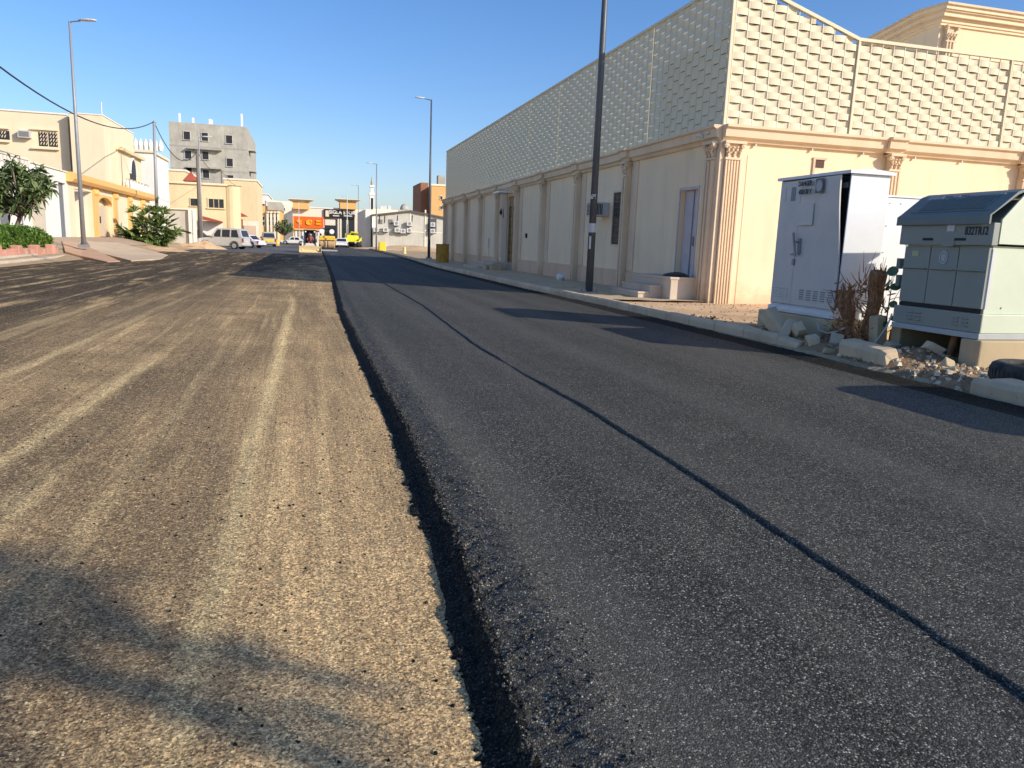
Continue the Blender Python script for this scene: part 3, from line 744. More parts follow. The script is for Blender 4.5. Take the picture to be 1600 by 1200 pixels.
# ---------------------------------------------------------------- street lamps
def lamp(base,ztop,r0,r1,mat,label,arm=(1,0),armlen=.8,group='street lamps along the road',collar=True,plate=True,head=1.0):
    t=thing('street_lamp',label,'street lamp',tuple(base),group=group)
    h=ztop-base.z
    m=MB(); m.tube([(0,0,0),(0,0,h*.5),(0,0,h)],[r0,(r0+r1)/2,r1],14); m.build('pole',mat,t,world=False,smooth=True)
    if plate:
        m=MB(); m.box(-r0*1.9,r0*1.9,-r0*1.9,r0*1.9,-.12,.03)
        for a in(-1,1):
            for b in(-1,1): m.cyl((a*r0*1.5,b*r0*1.5,.03),(a*r0*1.5,b*r0*1.5,.09),.018,n=6)
        m.build('base_plate',M_STEEL,t,world=False)
    a=_v((arm[0],arm[1],0)).normalized(); p=_v((-a.y,a.x,0))
    m=MB(); m.tube([_v((0,0,h-.08)),_v((0,0,h-.02))+a*.1,_v((0,0,h+.02))+a*armlen],[.035,.035,.03],8); m.build('arm',mat,t,world=False)
    m=MB(); c=_v((0,0,h+.05))+a*(armlen+.32*head)
    prof=[(-.38,.05,.03),(-.3,.1,.055),(-.05,.14,.075),(.25,.13,.06),(.38,.06,.03)]
    o=len(m.v); n=10
    for u,wd,ht in prof:
        for k in range(n):
            an=2*math.pi*k/n; q=c+a*u*head+p*math.cos(an)*wd*head+_v((0,0,1))*max(math.sin(an),-.35)*ht*head; m.v.append(tuple(q))
    for i in range(len(prof)-1):
        for k in range(n): b=o+i*n+k; e=o+i*n+(k+1)%n; m.f.append((b,e,e+n,b+n))
    m.f.append(tuple(o+k for k in range(n))); m.f.append(tuple(o+(len(prof)-1)*n+k for k in range(n)))
    hd=m.build('lamp_head',M_LAMP,t,world=False,smooth=True)
    return t
M_DPOLE=paint('dark_pole_paint',(.085,.095,.105),.45,.2,.35,(.2,.18,.15))
b=G(920,457,.2)
L0=lamp(b,12.0,.105,.06,M_DPOLE,'thick dark grey lamp post on the right pavement, cut off at its top',(-1,0),1.2)
m=MB(); m.tube([(0,0,1.62),(0,0,1.86)],[.106,.105],14,cap=False); m.build('sticker',plain('torn_paper',(.55,.55,.52),.9),L0,world=False,smooth=True)
m=MB(); m.obox((-.075,-.08,1.35),(.02,-.02,0),(.001,.001,0),(0,0,.17)); m.obox((-.085,-.06,2.55),(.03,-.03,0),(.002,.002,0),(0,0,.05)); m.build('label_strip',M_LAMP,L0,world=False)
m=MB(); m.box(-.1,-.0,-.14,-.09,2.55,2.62); m.cyl((0,-.1,2.55),(-.02,-.18,2.5),.02,n=6); m.build('bracket',M_STEEL,L0,world=False)
b=G(670,403,.2); L1_=lamp(b,onY(676,156,b.y).z,.11,.055,M_DPOLE,'tall slim lamp post by the end of the cream wall, its head pointing left',(-1,-.1),.55)
b=G(588,391,.2); lamp(b,onY(588.5,256,b.y).z,.10,.06,M_STEEL,'slender pale lamp post standing beside the warehouse far up the road',(-1,0),.5,plate=False)
b=onY(131,383,43.5); lamp(b,onY(108,33,43.5).z,.12,.05,M_STEEL,'grey lamp post on the left ramp in front of the orange-trimmed wall',(1,-.35),.55,head=1.15)
b=onY(560,385,150); lamp(b,onY(560,290,150).z,.09,.06,M_STEEL,'distant thin lamp post just right of the black shop front',(-1,0),.6,plate=False)
b=onY(407,378,165); lamp(b,onY(406,292,165).z,.11,.08,M_STEEL,'distant lamp post in front of the tall white block',(1,0),.6,plate=False)
b=onY(467.5,372,185); lamp(b,onY(467,316,185).z,.08,.06,M_LAMP,'white lamp post in front of the orange shop sign',(1,0),.5,plate=False)
b=onY(542.5,372,178); lamp(b,onY(541.5,307,178).z,.12,.08,M_LAMP,'white lamp post in front of the black shop sign',(-1,0),.5,plate=False)
# ---------------------------------------------------------------- white feeder cabinet
CB=thing('electrical_cabinet','tall white electrical cabinet with grey double doors, right door ajar at the top','cabinet',(7.7,10.6,.47))
cx0,cx1,cy0,cy1,cz0,cz1=7.72,8.42,9.76,11.46,.58,2.62
m=MB() # carcass as shell: back, sides, floor, top so that the open door shows a dark inside
m.box(cx0+.02,cx1,cy0,cy0+.02,cz0,cz1); m.box(cx0+.02,cx1,cy1-.02,cy1,cz0,cz1); m.box(cx1-.02,cx1,cy0+.021,cy1-.021,cz0,cz1); m.box(cx0+.02,cx1-.021,cy0+.021,cy1-.021,cz0,cz0+.02)
m.build('body',M_WHITE,CB)
m=MB(); m.prism([(cx0-.04,cz1+.0),(cx0-.04,cz1+.045),((cx0+cx1)/2,cz1+.075),(cx1+.05,cz1+.045),(cx1+.05,cz1)],'y',cy0-.05,cy1+.05); m.build('roof',M_WHITE,CB)
m=MB(); m.box(cx0+.05,cx1-.03,cy0+.03,cy1-.03,cz0+.03,cz1-.03); m.build('interior',M_BLACK,CB)
m=MB(); m.box(cx0+.0,cx1,cy0+.015,cy1-.015,.47,cz0-.002); m.box(cx0-.03,cx0-.001,cy0+.0,cy0+.22,.475,.565);m.box(cx0-.03,cx0-.001,cy1-.22,cy1,.475,.565); m.box(cx0-.018,cx0-.001,cy0+.23,cy1-.23,.50,.56); m.build('skirt',M_WHITE,CB,bevel=.006)
ysp=10.88
m=MB(); m.box(cx0-.012,cx0+.012,ysp+.004,cy1-.03,cz0+.03,cz1-.02); dl=m.build('door',M_CABG,CB,bevel=.004)
# right door, bent outwards at its top right
m=MB(); 
ny=7;nzs=9
y0_,y1_=cy0+.03,ysp-.004
o=0
for side in(0,1):
    for i in range(nzs):
        for j in range(ny):
            u=j/(ny-1); t=i/(nzs-1); y=y1_+(y0_-y1_)*u; z=cz0+.03+(cz1-.02-cz0-.03)*t
            out=.09*u*sm(.25,1,t); y+=.055*u*sm(.25,1,t)
            m.v.append((cx0+(-.012 if side==0 else .012)-out,y,z))
S=ny*nzs
for side in(0,1):
    for i in range(nzs-1):
        for j in range(ny-1): a=side*S+i*ny+j; m.f.append((a,a+1,a+1+ny,a+ny))
bd=[j for j in range(ny)]+[i*ny+ny-1 for i in range(1,nzs)]+[(nzs-1)*ny+j for j in range(ny-2,-1,-1)]+[i*ny for i in range(nzs-2,0,-1)]
for a,b_ in zip(bd,bd[1:]+bd[:1]): m.f.append((a,b_,b_+S,a+S))
dr=m.build('door',M_CABG,CB)
def vents(m,x,y0,y1,z0,n,rows,wd,sp):
    for i in range(n):
        for r in range(rows): y=y0+(y1-y0)*i/(n-1); m.obox((x,y,z0+r*sp),(.006,0,-.003),(0,wd/2,0),(.003,0,.006))
m=MB(); vents(m,cx0-.017,9.9,10.6,.72,5,5,.10,.035); m.build('vent',M_GREY,dr)
m=MB(); vents(m,cx0-.017,10.98,11.38,.72,5,4,.035,.045); m.build('vent',M_CABG,dl)
m=MB(); m.cyl((cx0-.02,10.78,1.62),(cx0-.09,10.78,1.62),.02,n=8); m.obox((cx0-.09,10.81,1.58),(.012,0,0),(0,.018,0),(0,.055,.19)); m.obox((cx0-.03,10.76,1.55),(.012,0,0),(0,.03,0),(0,0,.13)); m.cyl((cx0-.05,10.86,1.43),(cx0-.02,10.98,1.42),.012,n=6); m.obox((cx0-.03,10.88,1.30),(.01,0,0),(0,.025,0),(0,0,.05)); m.build('handle',M_STEEL,dl)
m=MB(); m.box(cx0-.060,cx0-.043,10.46,10.82,1.88,2.22)
pn=m.build('cover_plate',M_CABG,dr,bevel=.004)
m=MB()
for y in(10.49,10.79):
    for z in(1.91,2.19): m.cyl((cx0-.066,y,z),(cx0-.059,y,z),.009,n=6)
m.build('screw',M_STEEL,pn)
X0=cx0-.085
t_=text_obj('lettering','DANGER',.105,M_INK,CB,face_mx((0,10.68-10.6,2.525-.47)),.004,.004,.80); t_.location=(X0-.01-7.7,0,0); t_.rotation_euler=(0,0,.0)
t_=text_obj('lettering','400/130 V',.105,M_INK,CB,face_mx((0,10.68-10.6,2.40-.47)),.004,.004,.72); t_.location=(X0-.002-7.7,0,0)
m=MB(); m.box(X0-.022,X0-.018,10.22,10.40,2.36,2.58); si=m.build('hazard_sign',plain('sign_dark',(.10,.11,.11),.5),CB)
m=MB(); m.lathe((0,0,0),[(.0,0),(.075,0),(.075,.004),(0,.004)],20); m.v=[(X0-.023-p[2],10.31+p[0],2.47+p[1]*1.15) for p in m.v]; m.build('emblem',plain('sign_light',(.42,.43,.42),.5),si)
m=MB(); m.box(cx0-.018,cx0-.0125,11.02,11.13,2.28,2.50); m.build('label_plate',plain('sign_grey',(.2,.22,.22),.5),dl)
m=MB(); m.box(cx0-.018,cx0-.0125,11.28,11.38,2.28,2.50); m.build('label_plate',plain('sign_pale',(.6,.6,.58),.5),dl)
m=MB(); m.box(cx0+.06,cx0+.10,cy0+.06,cy0+.10,1.2,2.5); m.box(cx0+.03,cx0+.06,cy0+.08,cy0+.2,2.42,2.5); m.build('inner_bar',M_STEEL,CB)
PB=thing('concrete_plinth','weathered concrete plinth under the tall white cabinet','plinth',(7.66,10.6,.05))
m=MB(); m.box(7.64,8.5,9.72,11.66,-.02,.462); m.build('block',M_CONC,PB,bevel=.02)
# second white cabinet, seen edge on behind
CC=thing('electrical_cabinet','smaller plain white cabinet standing between the tall one and the green kiosk','cabinet',(9.2,10.0,.3))
m=MB(); m.box(8.54,9.9,9.92,10.5,.35,2.33); m.build('body',M_WHITE,CC,bevel=.01)
m=MB(); m.box(8.53,9.92,9.90,10.52,2.333,2.36); m.build('roof',M_WHITE,CC)
m=MB(); m.box(8.50,8.539,9.93,10.45,.4,2.30); m.build('door',M_WHITE,CC,bevel=.004)
m=MB(); 
for x,z in((9.0,1.72),(8.82,1.05)):
    m.tube([(x,9.91,z-.09),(x,9.905,z+.06),(x+.03,9.903,z+.11),(x+.1,9.903,z+.12),(x+.1,9.905,z-.08),(x,9.91,z-.09)],.006,5)
for x,z in((8.6,2.24),(8.8,2.24),(8.58,1.9),(8.58,1.5)): m.cyl((x,9.919,z),(x,9.911,z),.010,n=6)
m.build('lifting_eye',M_STEEL,CC)
m=MB(); m.box(8.53,9.91,9.93,10.49,.0,.348); m.build('base',M_CONC,CC,bevel=.01)
# ---------------------------------------------------------------- green transformer kiosk
KI=thing('transformer_kiosk','pale green transformer kiosk with dark grey ribbed sloping lid and three door panels','kiosk',(7.7,7.85,.5))
y0,y1=7.17,8.53
m=MB(); m.box(7.74,9.6,y0+.02,y1-.02,.80,1.60); m.build('body',M_GREEN,KI,bevel=.008)
m=MB(); m.box(7.70,9.7,y0-.02,y1+.02,.575,.80); bs=m.build('skirt',M_GREEN,KI,bevel=.008)
m=MB(); m.box(7.69,7.699,y0-.021,y1+.021,.578,.797); 
sk=m.build('skirt_front',M_GREY,KI)  # grey sheet paints the shade onto the green skirt's front
m=MB(); 
for yc in(7.38,7.52,8.12,8.26):
    for r in range(3): m.obox((7.684,yc,.64+r*.045),(.007,0,-.004),(0,.045,0),(.002,0,.006))
m.build('vent',M_GREY,sk)
m=MB(); m.box(7.66,9.72,y0-.04,y1+.0,.505,.573); m.build('base_frame',paint('base_frame',(.40,.43,.42),.5,0,.3),KI,bevel=.004)
# front doors
edges=[8.50,8.06,7.62,7.19]
for i in range(3):
    a,b_=edges[i+1]+.006,edges[i]-.006
    m=MB(); m.box(7.70,7.738,a,b_,.86,1.58); dd=m.build('door_panel',M_GREY,KI,bevel=.004)
    m=MB(); m.obox((7.682,(a+b_)/2,1.30),(.020,0,-.006),(0,(b_-a)/2-.02,0),(0,0,.006)); m.build('drip_strip',M_GREY,dd)
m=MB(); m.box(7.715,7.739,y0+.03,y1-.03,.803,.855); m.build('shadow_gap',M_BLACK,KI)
m=MB(); m.box(7.695,7.735,7.135,7.165,.86,1.56); m.build('edge_strip',M_LAMP,KI)
m=MB(); m.box(7.65,7.74,7.13,8.56,1.60,1.86); up_=m.build('hood_front',M_GREY,KI,bevel=.008)
m=MB(); m.box(7.641,7.6499,7.50,7.66,1.655,1.685); m.box(7.641,7.6499,8.0,8.16,1.655,1.685); m.build('slot',M_BLACK,up_)
m=MB(); m.box(7.640,7.649,7.66,7.84,1.585,1.66); m.build('latch_plate',M_GREY,up_,bevel=.003)
m=MB(); m.box(7.6405,7.649,7.68,7.79,1.765,1.845); m.build('label_plate',plain('sign_pale',(.6,.6,.58),.5),up_)
text_obj('lettering','832TR12',.135,M_INK,KI,face_mx((7.645-7.7,7.36-7.85,1.765-.5)),.004,.002,.66)
# side wall of the hood, pale green, and the lid
m=MB(); m.prism([(7.75,1.62),(7.75,1.90),(8.02,2.19),(9.7,2.25),(9.7,1.62)],'y',y0-.045,y0-.02); m.build('hood_side',M_GREEN,KI,bevel=.004)
m=MB(); m.prism([(7.74,1.62),(7.74,1.86),(8.05,2.14),(9.7,2.2),(9.7,1.62)],'y',y0-.015,y1+.01); m.build('hood_core',M_DGREY,KI)
m=MB(); m.prism([(7.60,1.845),(7.60,1.95),(7.66,1.99),(7.96,2.225),(8.06,2.262),(8.06,2.23),(7.97,2.19),(7.63,1.945),(7.63,1.845)],'y',y0-.01,y1+.07)
m.prism([(8.061,2.23),(8.061,2.262),(9.72,2.33),(9.72,2.29)],'y',y0-.01,y1+.06)
ld=m.build('lid',M_DGREY,KI,bevel=.004)
m=MB()
dirv=_v((.30,0,.235)).normalized(); nrm=_v((-.235,0,.30)).normalized()
for i in range(26):
    y=7.36+i*.04; c=_v((7.81,y,2.1075))+nrm*.004; m.obox(c,dirv*.125,(0,.011,0),nrm*.006)
m.obox(_v((7.685,7.85,2.0096))+nrm*.004,dirv*.008,(0,.60,0),nrm*.006)
m.build('rib',M_DGREY,ld)
m=MB(); m.obox(_v((7.935,7.55,2.205))+nrm*.006,dirv*.010,(0,.25,0),nrm*.003); m.obox(_v((7.935,8.0,2.205))+nrm*.006,dirv*.014,(0,.05,0),nrm*.003); m.obox(_v((7.92,8.32,2.194))+nrm*.005,dirv*.03,(0,.12,0),nrm*.003)
m.build('scratched_label',plain('faded_label',(.40,.42,.42),.7),ld)
m=MB(); m.lathe((0,0,0),[(.055,0),(.075,0),(.075,.003),(.055,.003),(.055,0)],24); m.lathe((0,0,0),[(0,0),(.045,0),(.045,.003),(0,.003)],20)
m.v=[(7.695-p[2],7.84+p[0]*.9,1.45+p[1]*1.1) for p in m.v]; m.build('emblem',plain('emblem_pale',(.45,.48,.47),.6),KI)
m=MB(); m.box(7.693,7.699,8.25,8.36,1.455,1.52); m.build('label_plate',plain('yellow_label',(.5,.5,.25),.6),KI)
m=MB(); m.box(7.70,7.90,8.56,8.62,1.28,1.42); m.box(7.72,7.90,8.56,8.62,1.05,1.2); m.build('latch_box',M_DGREY,KI)
m=MB(); 
for x,z in((8.6,1.45),(8.55,1.1),(8.0,.88),(8.9,.88),(8.4,.88)): m.cyl((x,y0+.018,z),(x,y0+.008,z),.012,n=6)
m.box(9.0,9.1,y0+.01,y0+.019,1.4,1.5)
m.build('bolt',M_LAMP,KI)
# plinths under the kiosk
KP=thing('concrete_plinth','pale concrete pier under the near end of the green kiosk','plinth',(8.6,7.25,.05))
m=MB(); m.box(7.62,9.9,7.05,7.34,-.05,.50); m.build('block',M_CONC,KP,bevel=.02)
KP2=thing('concrete_plinth','darker concrete pier under the far end of the green kiosk, deep in shade','plinth',(8.9,8.6,.05))
m=MB(); m.box(7.80,9.9,8.50,8.68,-.05,.50); m.build('block',M_CONC,KP2,bevel=.02)
m=MB(); m.box(9.6,9.9,7.35,8.49,-.1,.50); m.build('back_wall',M_CONC,KP2)
m=MB(); m.obox((7.72,8.82,.32),(.085,0,.01),(0,.085,0),(-.02,.01,.3)); tag(m.build('concrete_post',M_CONC,bevel=.012),'short square concrete post leaning beside the dead shrub','post')
# cables and pipe under the kiosk
for pts,r,mt,lab in (([(8.1,7.95,.0),(8.12,7.93,.3),(8.15,7.9,.56)],.05,plain('pvc_pipe',(.40,.22,.11),.6),'leaning brown pipe in the gap under the green kiosk'),):
    m=MB(); m.tube(pts,r,10); tag(m.build('pipe',mt,smooth=True),lab,'pipe')
for i,y in enumerate((7.66,7.55,7.48)):
    m=MB(); m.tube([(8.0,y,.0),(8.02,y+.01,.25),(8.0,y-.01*i,.56)],.012,6)
    tag(m.build('power_cable',plain('red_cable',(.30,.12,.08),.6)),['red cable farthest from the concrete pier, in the gap under the green kiosk','middle one of three red cables under the green kiosk','red cable nearest the concrete pier under the green kiosk'][i],'cable','red cables under the kiosk')
M_CORD=plain('white_cable',(.62,.58,.5),.5)
m=MB(); m.tube([(7.62,8.86,.12),(7.5,8.7,.14),(7.48,8.56,.3),(7.6,8.55,.48),(7.72,8.62,.62),(7.8,8.7,.66)],.012,7); tag(m.build('cable',M_CORD,smooth=True),'white cable looping round the short concrete post','cable')
m=MB(); m.tube([(7.55,9.92,.42),(7.5,9.8,.30),(7.5,9.6,.28),(7.5,9.4,.33),(7.55,9.3,.4)],.012,7); tag(m.build('cable',M_CORD,smooth=True),'pale cable curving out in front of the tall cabinet plinth','cable')
# ---------------------------------------------------------------- rubble, loose kerb stones, tyre
def kerbblock(name,c,L,yaw,pitch,roll,label,group='broken kerb stones by the cabinets',mat=M_KERB,w=.16,h=.22,chip=0):
    m=MB(); poly=[(-w/2,-h/2),(w/2,-h/2),(w/2,h/2),(-w/2+.04,h/2),(-w/2,h/2-.05)]
    n=8; o=0
    for i in range(n+1):
        x=-L/2+L*i/n
        for p in poly:
            q=1
            if chip and i==n: q=.72
            m.v.append((x+.012*nz(p[0]*9+c[0],p[1]*9,3,i)-(chip*.05*(p[1]>0) if i==n else 0),p[0]*q+.006*nz(i,p[0]*20,1,c[1]),p[1]*q+.006*nz(i,p[1]*20,1,c[0])))
    k=len(poly)
    for i in range(n):
        for j in range(k): a=i*k+j;b=i*k+(j+1)%k; m.f.append((a,b,b+k,a+k))
    m.f.append(tuple(range(k))); m.f.append(tuple(n*k+j for j in range(k)))
    o=m.build(name,mat,bevel=.008); o.location=c; o.rotation_euler=(roll,pitch,yaw)
    return tag(o,label,'kerb stone',group)
kerbblock('kerb_stone',(6.92,8.02,.21),.95,math.radians(-95),.03,.1,'large loose kerb stone with a broken end, in front of the dead shrub',chip=1,w=.24,h=.23)
kerbblock('kerb_stone',(7.22,9.95,.22),.62,math.radians(-115),-.55,.35,'slanting kerb stone leaning on the tall cabinet plinth',chip=1)
kerbblock('kerb_stone',(7.12,10.35,.34),.5,math.radians(-70),.75,.2,'squarish broken kerb stone propped up on top of the heap',chip=1,w=.2)
kerbblock('kerb_stone',(7.05,10.0,.20),.6,math.radians(-140),.5,-.2,'kerb stone lying across the heap at the cabinet plinth',chip=1)
kerbblock('kerb_stone',(6.82,9.55,.10),.6,math.radians(-80),.12,.1,'half buried kerb stone at the black asphalt edge',chip=1)
kerbblock('kerb_stone',(6.82,10.55,.14),.6,math.radians(-93),.05,.25,'tilted kerb stone where the kerb line breaks off',chip=1)
kerbblock('kerb_stone',(6.62,5.45,.14),.9,math.radians(-98),0,.06,'kerb stone at lower right beside the old tyre',w=.26,h=.26)
kerbblock('kerb_stone',(6.58,4.55,.14),.85,math.radians(-90),0,.03,'kerb stone cut off by the right edge of the photo',w=.26,h=.26)
r9=random.Random(99)
spots=[(6.95,9.2,.10),(7.3,9.15,.12),(7.15,8.75,.09),(6.85,8.7,.07),(7.35,10.75,.10),(6.95,11.05,.09),(7.5,8.3,.09),(7.25,7.1,.08),(7.45,6.75,.07),(6.95,6.75,.06),(7.1,10.6,.08),(7.6,7.7,.10),(7.0,7.25,.05),(7.3,6.45,.06)]
ll=['beside the tall cabinet plinth','in front of the dead shrub','on the heap below the white cabinet','at the black asphalt edge','against the tall cabinet plinth','where the kerb breaks off','by the concrete post','in front of the dark gap under the kiosk','below the pale kiosk pier','between the big loose kerb stone and the tyre','behind the tilted kerb stone','just inside the gap under the kiosk','right of the big loose kerb stone','nearest the old tyre']
sz_=['fist-sized','head-sized','flat','angular','large','rough','rounded','brown','pale','small','grey-brown','shadowed','sunlit','chipped']
for (x,y,q),w1,w2 in zip(spots,ll,sz_):
    m=MB(); a=r9.random()*3; m.obox((0,0,0),(q*math.cos(a),q*math.sin(a),.2*q),(-q*.7*math.sin(a),q*.7*math.cos(a),.1*q),(.1*q,-.1*q,q*.55))
    m.v=[tuple(_v(p)*(1+.35*noise.noise(_v(p)*9+_v((x,y,0))))) for p in m.v]
    o=m.build('rubble_stone',M_CONC if q<.085 else M_KERB,bevel=.012); o.location=(x,y,vz(x,y)+q*.3); o.rotation_euler=(r9.uniform(-.4,.4),r9.uniform(-.4,.4),0)
    tag(o,w2+' lump of broken concrete '+w1,'stone','lumps of broken concrete by the cabinets')
# gravel and rubble bits
def scatter(name,n,area,rr,mat,label,cat,zf,seed,flat=.7,dens=None):
    r=random.Random(seed); m=MB(); k=0
    while k<n:
        x,y=area(r)
        if dens and r.random()>dens(x,y): continue
        s=rr[0]+(rr[1]-rr[0])*r.random()**2.5; z=zf(x,y)+s*.25
        a=r.random()*6.28; P=[]
        for i in range(5): an=a+i*1.257; q=s*(.7+.5*r.random()); P.append((x+q*math.cos(an),y+q*math.sin(an),z-s*.4))
        for i in range(4): an=a+.5+i*1.57; q=s*(.4+.35*r.random()); P.append((x+q*math.cos(an),y+q*math.sin(an),z+s*flat*(.4+.5*r.random())))
        m.add(P,[(0,1,6,5),(1,2,6),(2,3,7,6),(3,4,8,7),(4,0,5,8),(5,6,7,8)]); k+=1
    return tag(m.build(name,mat),label,cat,kind='stuff')
scatter('rubble',1500,lambda r:(r.uniform(6.5,8.1),r.uniform(5.3,11.0)),(.008,.05),stucco('rubble_grey',(.42,.31,.20),.4,.5,.006),'brown and grey broken rubble round the cabinets','rubble',vz,3)
scatter('rubble',280,lambda r:(r.gauss(7.0,.28),r.gauss(6.9,.55)),(.006,.05),stucco('rubble_pale',(.80,.68,.48),.2,.2,.006),'white and cream chips between the loose kerb stone and the tyre','rubble',vz,4)
scatter('stones',500,lambda r:(r.uniform(6.9,12),r.uniform(11,16.8)),(.006,.035),stucco('stone_tan',(.42,.30,.19),.3,.4,.006),'small stones on the sandy verge below the corner pillar','stones',vz,5)
scatter('debris',70,lambda r:(r.gauss(7.3,.25),r.gauss(13.1,.25)),(.01,.05),plain('dark_clods',(.05,.035,.03),.9),'small dark clods near the kerb in front of the building corner','clods',vz,6)
def dz2(x,y): return dirtz(x,y)
scatter('asphalt_crumbs',2600,lambda r:(r.uniform(-3.5,.55),1.0+r.random()**1.6*14),(.002,.010),M_ASPHD,'scattered black asphalt crumbs on the scraped road','crumbs',dz2,7,dens=lambda x,y:.25+.75*max(0,noise.noise(_v((x*1.3,y*.8,4)))*2))
scatter('pebbles',4000,lambda r:(r.uniform(-4,.5),.9+r.random()**1.5*11),(.002,.006),stucco('pebble_tan',(.55,.44,.28),.35,.2,.004),'pale pebbles on the scraped road','pebbles',dz2,8)
scatter('asphalt_crumbs',1500,lambda r:(edge_x_r(r)),(.004,.016),M_ASPHD,'loose black mix along the foot of the new asphalt edge','crumbs',dz2,9) if False else None
# crumbs that rolled off the fresh edge
def _er(r):
    y=1.0+r.random()**1.5*18; return (edge_x(y)-abs(r.gauss(0,.045))+.02,y)
scatter('asphalt_crumbs',2200,_er,(.003,.009),M_ASPHD,'loose black mix fallen along the foot of the new asphalt edge','crumbs',dz2,9)
def _es(r):
    y=1.0+r.random()**1.5*14; return (edge_x(y)+.05+r.random()**1.5*.35,y)
scatter('asphalt_crumbs',8000,_es,(.003,.009),M_ASPH,'coarse black grains on the sloping shoulder of the new asphalt','crumbs',lambda x,y:lz(x-edge_x(y),x,y)-.001,10)
def _ess(r):
    y=1.4+r.random()**1.5*9; return (seam_x(y)-abs(r.gauss(0,.02))+.01,y)
scatter('asphalt_crumbs',900,_ess,(.003,.009),M_ASPH,'black grains along the joint between the two asphalt lanes','crumbs',lambda x,y:ZL,12)
TY=thing('tyre','old worn black tyre lying flat behind the kerb at lower right','tyre',(7.25,5.55,.22))
prof=[(.20,.04),(.22,.0),(.30,-.01),(.345,.015),(.36,.05),(.362,.16),(.345,.20),(.30,.225),(.22,.215),(.20,.17),(.215,.165),(.22,.05),(.20,.04)]
m=MB(); m.lathe((0,0,0),prof,44); m.build('carcass',M_RUB,TY,world=False,smooth=True)
m=MB()
for k in range(44):
    a=2*math.pi*k/44; c=_v((.363*math.cos(a),.363*math.sin(a),.105)); m.obox(c,_v((math.cos(a),math.sin(a),0))*.004,_v((-math.sin(a),math.cos(a),0))*.016,(0,0,.05))
m.build('tread',M_RUB,TY,world=False)
TY.location=(7.2,6.02,.18)
# dead shrub: twisted stems, dry leaf mass
M_BARK=NT('dead_bark',.95); M_BARK.col(M_BARK.ramp(M_BARK.noise(25,5,.7,vec=M_BARK.map((1,1,.3))),[(.3,(.09,.045,.022)),(.55,(.36,.17,.075)),(.75,(.62,.40,.20))])); M_BARK.bump(M_BARK.noise(40,4),.01,.8); M_BARK=M_BARK.m
SH=thing('dead_shrub','dead brown shrub of twisted stumps and dry stalks between the white cabinet and the kiosk','shrub',(7.85,9.15,.15))
r=random.Random(21)
def stump(m,base,top,r0,r1,fr=6):
    b=_v(base);t=_v(top); n=6; pts=[b.lerp(t,i/n)+_v((r.uniform(-.03,.03),r.uniform(-.03,.03),0)) for i in range(n+1)]
    m.tube(pts,[r0+(r1-r0)*i/n+r.uniform(-.01,.01) for i in range(n+1)],9)
    for i in range(fr):
        q=pts[-1]+_v((r.uniform(-.06,.06),r.uniform(-.07,.07),-.08)); m.tube([q,q+_v((r.uniform(-.05,.05),r.uniform(-.08,.08),r.uniform(.06,.22)))],[.02,.003],5)
m=MB(); stump(m,(7.75,9.35,.1),(7.65,9.52,.92),.06,.13,14); m.build('trunk',M_BARK,SH)
m=MB(); stump(m,(7.8,9.12,.1),(7.82,9.05,1.22),.09,.11,16); m.build('trunk',M_BARK,SH)
m=MB(); stump(m,(7.95,8.95,.1),(8.2,8.62,1.0),.05,.05,6); stump(m,(8.2,8.72,.3),(8.35,8.66,1.25),.06,.03,5); m.build('trunk',M_BARK,SH)
m=MB()
for i in range(170):
    b=_v((r.uniform(7.55,8.0),r.uniform(8.85,9.7),r.uniform(.15,1.05))); dd=_v((r.uniform(-.6,.2),r.uniform(-1,1),r.uniform(-.4,1))).normalized(); l=r.uniform(.1,.32)
    m.tube([b,b+dd*l*.5+_v((0,0,r.uniform(-.04,.04))),b+dd*l],[r.uniform(.006,.016),.006,.003],5)
for i in range(14):
    b=_v((r.uniform(7.7,7.95),r.uniform(8.9,9.4),r.uniform(.8,1.2))); m.tube([b,b+_v((r.uniform(-.05,.05),r.uniform(-.12,.12),r.uniform(.15,.4)))],[.007,.002],5)
m.build('twig',M_BARK,SH)
m=MB()
for i in range(420):
    b=_v((r.uniform(7.4,8.0),r.uniform(8.8,9.8),0)); b.z=vz(b.x,b.y)+abs(r.gauss(0,.12))
    a=_v((r.uniform(-1,1),r.uniform(-1,1),r.uniform(-.5,.5))).normalized(); c=a.cross(_v((r.uniform(-1,1),r.uniform(-1,1),1))).normalized(); s=r.uniform(.02,.06)
    m.add([b-a*s,b+c*s*.35,b+a*s,b-c*s*.35],[(0,1,2,3)])
m.build('dry_leaves',M_BARK,SH)
# leaf materials
def leafmat(name,c1,c2,c3,rough=.5):
    s=NT(name,rough,spec=.35); g=s.n('ShaderNodeNewGeometry').outputs['Random Per Island']
    s.col(s.ramp(g,[(0,c1),(.55,c2),(1,c3)])); s.set(s.b.inputs['Subsurface Weight'],0.0); return s.m
M_LSUC=leafmat('round_leaf',(.035,.075,.03),(.06,.12,.05),(.16,.24,.12))
GP=thing('young_plant','young plant with round green leaves growing by the dead shrub','plant',(7.72,8.72,.15))
m=MB(); m.tube([(7.78,8.76,.1),(7.76,8.74,.6),(7.74,8.70,1.1)],[.012,.01,.006],6); m.tube([(7.77,8.75,.7),(7.7,8.5,1.0)],[.006,.003],5); m.tube([(7.77,8.75,.85),(7.75,8.45,.93)],[.006,.003],5); m.tube([(7.77,8.75,.95),(7.7,8.95,1.25)],[.006,.003],5); m.build('stem',plain('green_stem',(.05,.06,.03),.7),GP)
m=MB()
